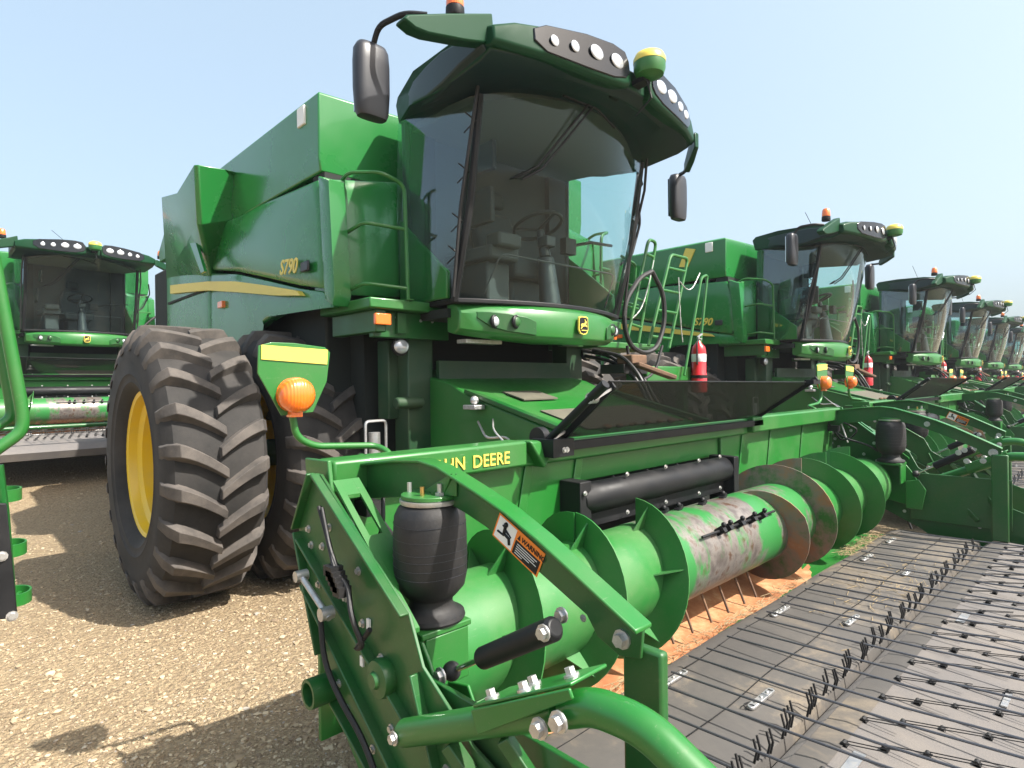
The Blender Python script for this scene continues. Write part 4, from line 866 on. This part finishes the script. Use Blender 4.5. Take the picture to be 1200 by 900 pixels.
    # straw litter
    if full:
        mb = MB(); rnd = random.Random(9)
        for k in range(620):
            if k < 200: x = rnd.uniform(1.75, 3.9)*1.0; y = 1.475+rnd.gauss(0, .018); z = .318+rnd.uniform(0, .02)
            elif k < 480: x = rnd.uniform(4.6, 5.45); y = 1.49+rnd.gauss(0, .03); z = .32
            else: x = rnd.gauss(4.1, .4); y = rnd.gauss(1.02, .12); z = .331
            if x > 5.6 or y > 1.56 or y < .9: continue
            a = rnd.uniform(0, PI); l = rnd.uniform(.012, .05)
            mb.tube([(x-math.cos(a)*l, y-math.sin(a)*l*.6, z), (x+math.cos(a)*l, y+math.sin(a)*l*.6, z+rnd.uniform(-.006, .01))], .0014, 4)
        tag(mb.build('straw_litter', 'straw', R), None, None, None, 'stuff')
    return R

def make_extinguisher(loc):
    R = empty('fire_extinguisher', loc, '', 'extinguisher'); x, y, z = loc
    mb = MB(); mb.lathe([(.05, -.2), (.082, -.19), (.082, .0), (.075, .01), (.075, .24), (.066, .29), (.03, .33), (.02, .35)], loc, (0, 0, 1), 24); b = mb.build('cylinder', 'red_paint', R)
    MB().lathe([(.0755, .13), (.0762, .132), (.0762, .21), (.0755, .212)], loc, (0, 0, 1), 24).build('label_band', 'white_paint', b)
    mb = MB(); mb.cyl((x, y, z+.35), (x, y, z+.39), .014, n=10); mb.bar((x-.02, y, z+.39), (x+.07, y, z+.43), .02, .012); mb.bar((x-.02, y, z+.38), (x+.06, y, z+.375), .02, .01); mb.build('valve_handle', 'zinc', R)
    MB().tube(rounded([(x-.02, y-.02, z+.37), (x-.09, y-.03, z+.33), (x-.085, y-.03, z+.1)], .04), .009, 8).build('hose', 'black_rubber', R)
    mb = MB(); mb.lathe([(.083, .0), (.087, .0), (.087, .03), (.083, .03)], Vector(loc)+Vector((0, 0, -.04)), (0, 0, 1), 20); mb.box(x-.05, x+.05, y+.07, y+.13, z+.02, z+.3); mb.build('bracket', 'black_plastic', R)
    return R

# ------------------------------------------------------------------ build the row
combine = make_combine()
tag(combine, 'large green combine harvester filling the middle of the yard, nearest the camera', 'combine', 'combine harvesters parked in the row')
header = make_header(True)
tag(header, 'nearest green pickup header, with wide auger and grey belts under long steel rods', 'header', 'pickup headers on the parked combines')
far_header = make_header(False)
ext = make_extinguisher((5.86, 3.28, 1.62))
tag(ext, 'largest red fire extinguisher, mounted beside the ladders of the big middle combine', 'extinguisher', 'fire extinguishers mounted on the combines')
SX, SY = 6.22, .19
order = ['second', 'third', 'fourth', 'fifth', 'sixth', 'seventh']
offs = [(0.09, .01), (.09, -.1), (-.27, -.1), (-.3, 0), (-.3, 0), (-.3, 0)]
G1, G2, G3 = 'combine harvesters parked in the row', 'pickup headers on the parked combines', 'fire extinguishers mounted on the combines'
for k in range(1, 7):
    dx, dy = SX*k+offs[k-1][0], SY*k+offs[k-1][1]; w = order[k-1]
    c = copy_tree(combine); c.location = Vector(combine.location)+Vector((dx, dy, 0)); 
    tag(c, 'green combine harvester, %s in the row receding right from the big middle one' % w, 'combine', G1)
    h = far_header if k == 1 else copy_tree(far_header)
    h.location = Vector(header.location)+Vector((dx, dy, 0)); h.rotation_euler = (0, 0, 0)
    tag(h, 'pickup header on the front of the %s combine in the right-hand row' % w, 'header', G2)
    e = copy_tree(ext); e.location = Vector(ext.location)+Vector((dx, dy, 0)); tag(e, 'small red fire extinguisher on the side of the %s combine in the right-hand row' % w, 'extinguisher', G3)
    if k == 1:
        q = [(c.location.x-XC+x, y, z) for x, y, z in ((1.945, 0, 0),)]
        mb = MB(); X2 = 1.95+dx
        pts = onX([(804, 291), (815, 292), (806, 313), (796, 313)], X2); mb.prism(pts, 'X', X2-.012, X2+.01)
        mb.v = [tuple(Vector(v)) for v in mb.v]; mb.build('warning_decal', 'yellow_decal', c)
# the neighbour whose rear faces no camera: combine opposite, behind on the left
cl = copy_tree(combine); a = math.radians(5); base = Vector((2.31, 10.9, .5))
p = Vector((0, 5.0, 0)); cl.rotation_euler = (0, 0, a)
cl.location = base+Vector((-math.sin(a)*5.0, math.cos(a)*5.0, 0))
tag(cl, 'green combine harvester seen head-on at the far left, beyond the big dual tyres', 'combine', 'combine harvesters in the row behind')
hl = copy_tree(far_header); hl.rotation_euler = (0, 0, a); hl.location = base+Vector((-math.sin(a)*1.7, math.cos(a)*1.7, 0))
tag(hl, 'pickup header of the head-on combine at the far left, beyond the gravel', 'header', 'headers in the row behind')

# ------------------------------------------------------------------ swing-out ladder at the left edge
R = empty('access_ladder', (.05, 3.2, 0), 'green access ladder with round steps and black side board at the left edge', 'ladder')
mb = MB(); Y0 = 3.2
mb.tube(rounded([on(-8, 300, Y=Y0), on(26, 480, Y=Y0), on(27, 505, Y=Y0), on(-30, 545, Y=Y0)], .06), .024, 12)
mb.tube(rounded([on(-20, 300, Y=Y0+.1), on(12, 470, Y=Y0+.1), on(14, 490, Y=Y0+.1), on(-30, 515, Y=Y0+.1)], .06), .02, 12)
mb.build('handrail', 'green_paint', R)
a, b2, c, d2 = on(-25, 590, Y=Y0), on(8, 590, Y=Y0), on(21, 724, Y=Y0), on(-15, 728, Y=Y0)
mb = MB(); mb.loft([[a, b2, c, d2], [p+Vector((0, .02, 0)) for p in (a, b2, c, d2)]]); mb.build('side_board', 'black_plastic', R, bevel=.004)
mb = MB(); mb.tube([on(-3, 545, Y=Y0+.05), on(4, 600, Y=Y0+.05), on(12, 700, Y=Y0+.08)], .02, 8); mb.build('stringer', 'green_frame', R)
mb = MB()
for q in ((2, 652), (14, 722)): mb.bolt(on(*q, Y=Y0-.002), (0, -1, 0), .014, .012)
mb.build('bolts', 'zinc', R)
for px, py in ((6, 581), (12, 645), (18, 702)):
    c = on(px, py, Y=Y0+.12); mb = MB()
    ring = [(c.x+.06*math.cos(t), c.y+.05+.085*math.sin(t), c.z) for t in [2*PI*k/24 for k in range(25)]]
    mb.loft([[(x, y, z-.025), (x, y, z+.025), (x+(c.x-x)*.12, y+(c.y+.05-y)*.12, z+.025), (x+(c.x-x)*.12, y+(c.y+.05-y)*.12, z-.025)] for x, y, z in ring], True, False)
    for t in (0, 1.05, 2.1): mb.bar((c.x+.055*math.cos(t), c.y+.05+.08*math.sin(t), c.z-.01), (c.x-.055*math.cos(t), c.y+.05-.08*math.sin(t), c.z-.01), .012, .02)
    mb.build('step', 'green_paint', R)

# ------------------------------------------------------------------ ground
def gz(x, y):
    t = min(1, max(0, (y-8.5)/4.5)); return .5*t*t*(3-2*t)*(1 if y < 40 else 1)
m, nt, b = nm('gravel')
tc = nt.nodes.new('ShaderNodeTexCoord')
def vor(scale, feat='F1'):
    v = nt.nodes.new('ShaderNodeTexVoronoi'); v.inputs['Scale'].default_value = scale; v.feature = feat; link(nt, tc.outputs['Object'], v.inputs['Vector']); return v
v1, v2, v3 = vor(38), vor(95), vor(260)
big = noise(nt, .35, 5, .6); sm = noise(nt, 9, 5, .7)
r1 = ramp(nt, v1.outputs['Color'], [(.1, (.17, .12, .07)), (.4, (.32, .24, .145)), (.75, (.42, .33, .205)), (1, (.5, .42, .29))])
r2 = ramp(nt, v2.outputs['Color'], [(.1, (.13, .09, .05)), (.5, (.34, .25, .15)), (.95, (.45, .36, .225))])
c1 = mixc(nt, .55, r1.outputs[0], r2.outputs[0])
edge = ramp(nt, v1.outputs['Distance'], [(.0, 1), (.45, 1), (.75, .3)])
c2 = mixc(nt, edge.outputs[0], (.2, .145, .095), c1)
rb_ = ramp(nt, big.outputs['Fac'], [(.35, (.27, .2, .12)), (.65, (.38, .3, .19))])
c3 = mixc(nt, .25, c2, rb_.outputs[0]); rs = ramp(nt, sm.outputs['Fac'], [(.4, 0), (.75, .5)])
link(nt, mixc(nt, rs.outputs[0], c3, (.3, .22, .13)), b.inputs['Base Color']); b.inputs['Roughness'].default_value = .95; b.inputs['Specular IOR Level'].default_value = .2
ad = nt.nodes.new('ShaderNodeMath'); ad.operation = 'ADD'; a2_ = nt.nodes.new('ShaderNodeMath'); a2_.operation = 'MULTIPLY_ADD'; a2_.inputs[1].default_value = .5
link(nt, v2.outputs['Distance'], a2_.inputs[0]); link(nt, v1.outputs['Distance'], a2_.inputs[2]); link(nt, a2_.outputs[0], ad.inputs[0])
m3 = nt.nodes.new('ShaderNodeMath'); m3.operation = 'MULTIPLY'; m3.inputs[1].default_value = .3; link(nt, v3.outputs['Distance'], m3.inputs[0]); link(nt, m3.outputs[0], ad.inputs[1])
bp_ = bump(nt, b, ad.outputs[0], .85, .022); bp_.invert = True
xs = [-1500, -300, -80, -20, -6, 0, 4, 8, 20, 60, 300, 1500]; ys = [-1500, -300, -60, -10, 0, 4, 6, 8]+[8.5+.5*k for k in range(11)]+[20, 60, 300, 1500]
mb = MB(); mb.loft([[(x, y, gz(x, y)) for y in ys] for x in xs], False, False)
g = mb.build('ground', 'gravel', None, root=(0, 0, 0)); g['kind'] = 'structure'
if g.data.polygons[0].normal.z < 0: g.data.flip_normals()
# loose stones
ico = bmesh.new(); bmesh.ops.create_icosphere(ico, subdivisions=1, radius=1); iv = [v.co.copy() for v in ico.verts]; iff = [tuple(v.index for v in f.verts) for f in ico.faces]; ico.free()
rnd = random.Random(4); MATS['stone'].node_tree.nodes.clear(); MATS['stone'].use_nodes = True
m = MATS['stone']; nt = m.node_tree; o = nt.nodes.new('ShaderNodeOutputMaterial'); b = nt.nodes.new('ShaderNodeBsdfPrincipled'); link(nt, b.outputs[0], o.inputs[0])
gi_ = nt.nodes.new('ShaderNodeNewGeometry'); r = ramp(nt, gi_.outputs['Random Per Island'], [(0, (.17, .125, .085)), (.3, (.31, .235, .15)), (.65, (.38, .3, .19)), (.9, (.47, .39, .27)), (1, (.28, .26, .24))]); link(nt, r.outputs[0], b.inputs['Base Color']); b.inputs['Roughness'].default_value = .92; b.inputs['Specular IOR Level'].default_value = .2
mb = MB(); n = 0
while n < 24000:
    dd = 2.3+rnd.random()**1.5*9; th = math.radians(rnd.uniform(62, 96)); x, y = dd*math.cos(th), dd*math.sin(th)
    if x < -.6: continue
    s = min(.024, .005*math.exp(rnd.gauss(0, .55))); rz = rnd.uniform(0, PI); zz = gz(x, y)
    sc = (s*rnd.uniform(.8, 1.4), s*rnd.uniform(.7, 1.1), s*rnd.uniform(.45, .8)); cz_, sz_ = math.cos(rz), math.sin(rz)
    k0 = len(mb.v)
    for v in iv:
        a_, b_2, c_ = v.x*sc[0]*rnd.uniform(.8, 1.2), v.y*sc[1]*rnd.uniform(.8, 1.2), v.z*sc[2]; mb.v.append((x+a_*cz_-b_2*sz_, y+a_*sz_+b_2*cz_, zz+c_+s*.15))
    mb.f += [(p[0]+k0, p[1]+k0, p[2]+k0) for p in iff]; mb.m += [0]*len(iff); n += 1
st = mb.build('loose_stones', 'stone', None, root=(0, 0, 0)); tag(st, 'loose tan gravel stones scattered over the yard', 'gravel', None, 'stuff')

# ------------------------------------------------------------------ light
world = bpy.data.worlds.new('World'); scene.world = world; world.use_nodes = True; nt = world.node_tree
bg = nt.nodes['Background']; sky = nt.nodes.new('ShaderNodeTexSky'); sky.sky_type = 'NISHITA'; sky.sun_disc = False
sdir = Vector((.30, -.78, 1.0)).normalized(); el = math.asin(sdir.z); sky.sun_elevation = el
sky.sun_rotation = math.atan2(sdir.x, sdir.y); sky.air_density = 1.0; sky.dust_density = 6.5; sky.ozone_density = 1.5
link(nt, mixc(nt, .45, sky.outputs[0], (2.75, 3.5, 3.85)), bg.inputs[0]); bg.inputs[1].default_value = .15
sd = bpy.data.lights.new('sun', 'SUN'); sd.energy = 4.9; sd.angle = math.radians(.6); sd.color = (1, .95, .87)
so = bpy.data.objects.new('sun', sd); COL.objects.link(so); so.rotation_euler = sdir.to_track_quat('Z', 'Y').to_euler()
# ------------------------------------------------------------------ air
m = bpy.data.materials.new('haze'); m.use_nodes = True; nt = m.node_tree; nt.nodes.clear(); MATS['haze'] = m
o = nt.nodes.new('ShaderNodeOutputMaterial'); v = nt.nodes.new('ShaderNodeVolumePrincipled'); v.inputs['Color'].default_value = (.9, .94, 1, 1); v.inputs['Density'].default_value = .0013; v.inputs['Anisotropy'].default_value = .3
link(nt, v.outputs[0], o.inputs['Volume'])
hz = MB().box(-1600, 1600, -1600, 1600, -1, 7).build('haze', 'haze', None, root=(0, 0, -1)); hz['kind'] = 'stuff'; hz['label'] = 'pale dusty summer air hanging over the yard of machines'; hz['category'] = 'haze'
# ------------------------------------------------------------------ camera
cd = bpy.data.cameras.new('camera'); cam = bpy.data.objects.new('camera', cd); COL.objects.link(cam); scene.camera = cam
cd.sensor_width = 36; cd.sensor_fit = 'HORIZONTAL'; cd.lens = FPX/1200*36; cd.clip_end = 4000; cd.clip_start = .02
M = Matrix(((_R2.x, _U2.x, -_F.x), (_R2.y, _U2.y, -_F.y), (_R2.z, _U2.z, -_F.z))).to_4x4(); M.translation = CAM; cam.matrix_world = M
scene.view_settings.view_transform = 'Standard'; scene.view_settings.look = 'None'; scene.view_settings.exposure = 1.05; scene.view_settings.gamma = 1
scene.render.resolution_x, scene.render.resolution_y = 1024, 768
scene.render.engine = 'CYCLES'; scene.cycles.max_bounces = 10; scene.cycles.transparent_max_bounces = 16
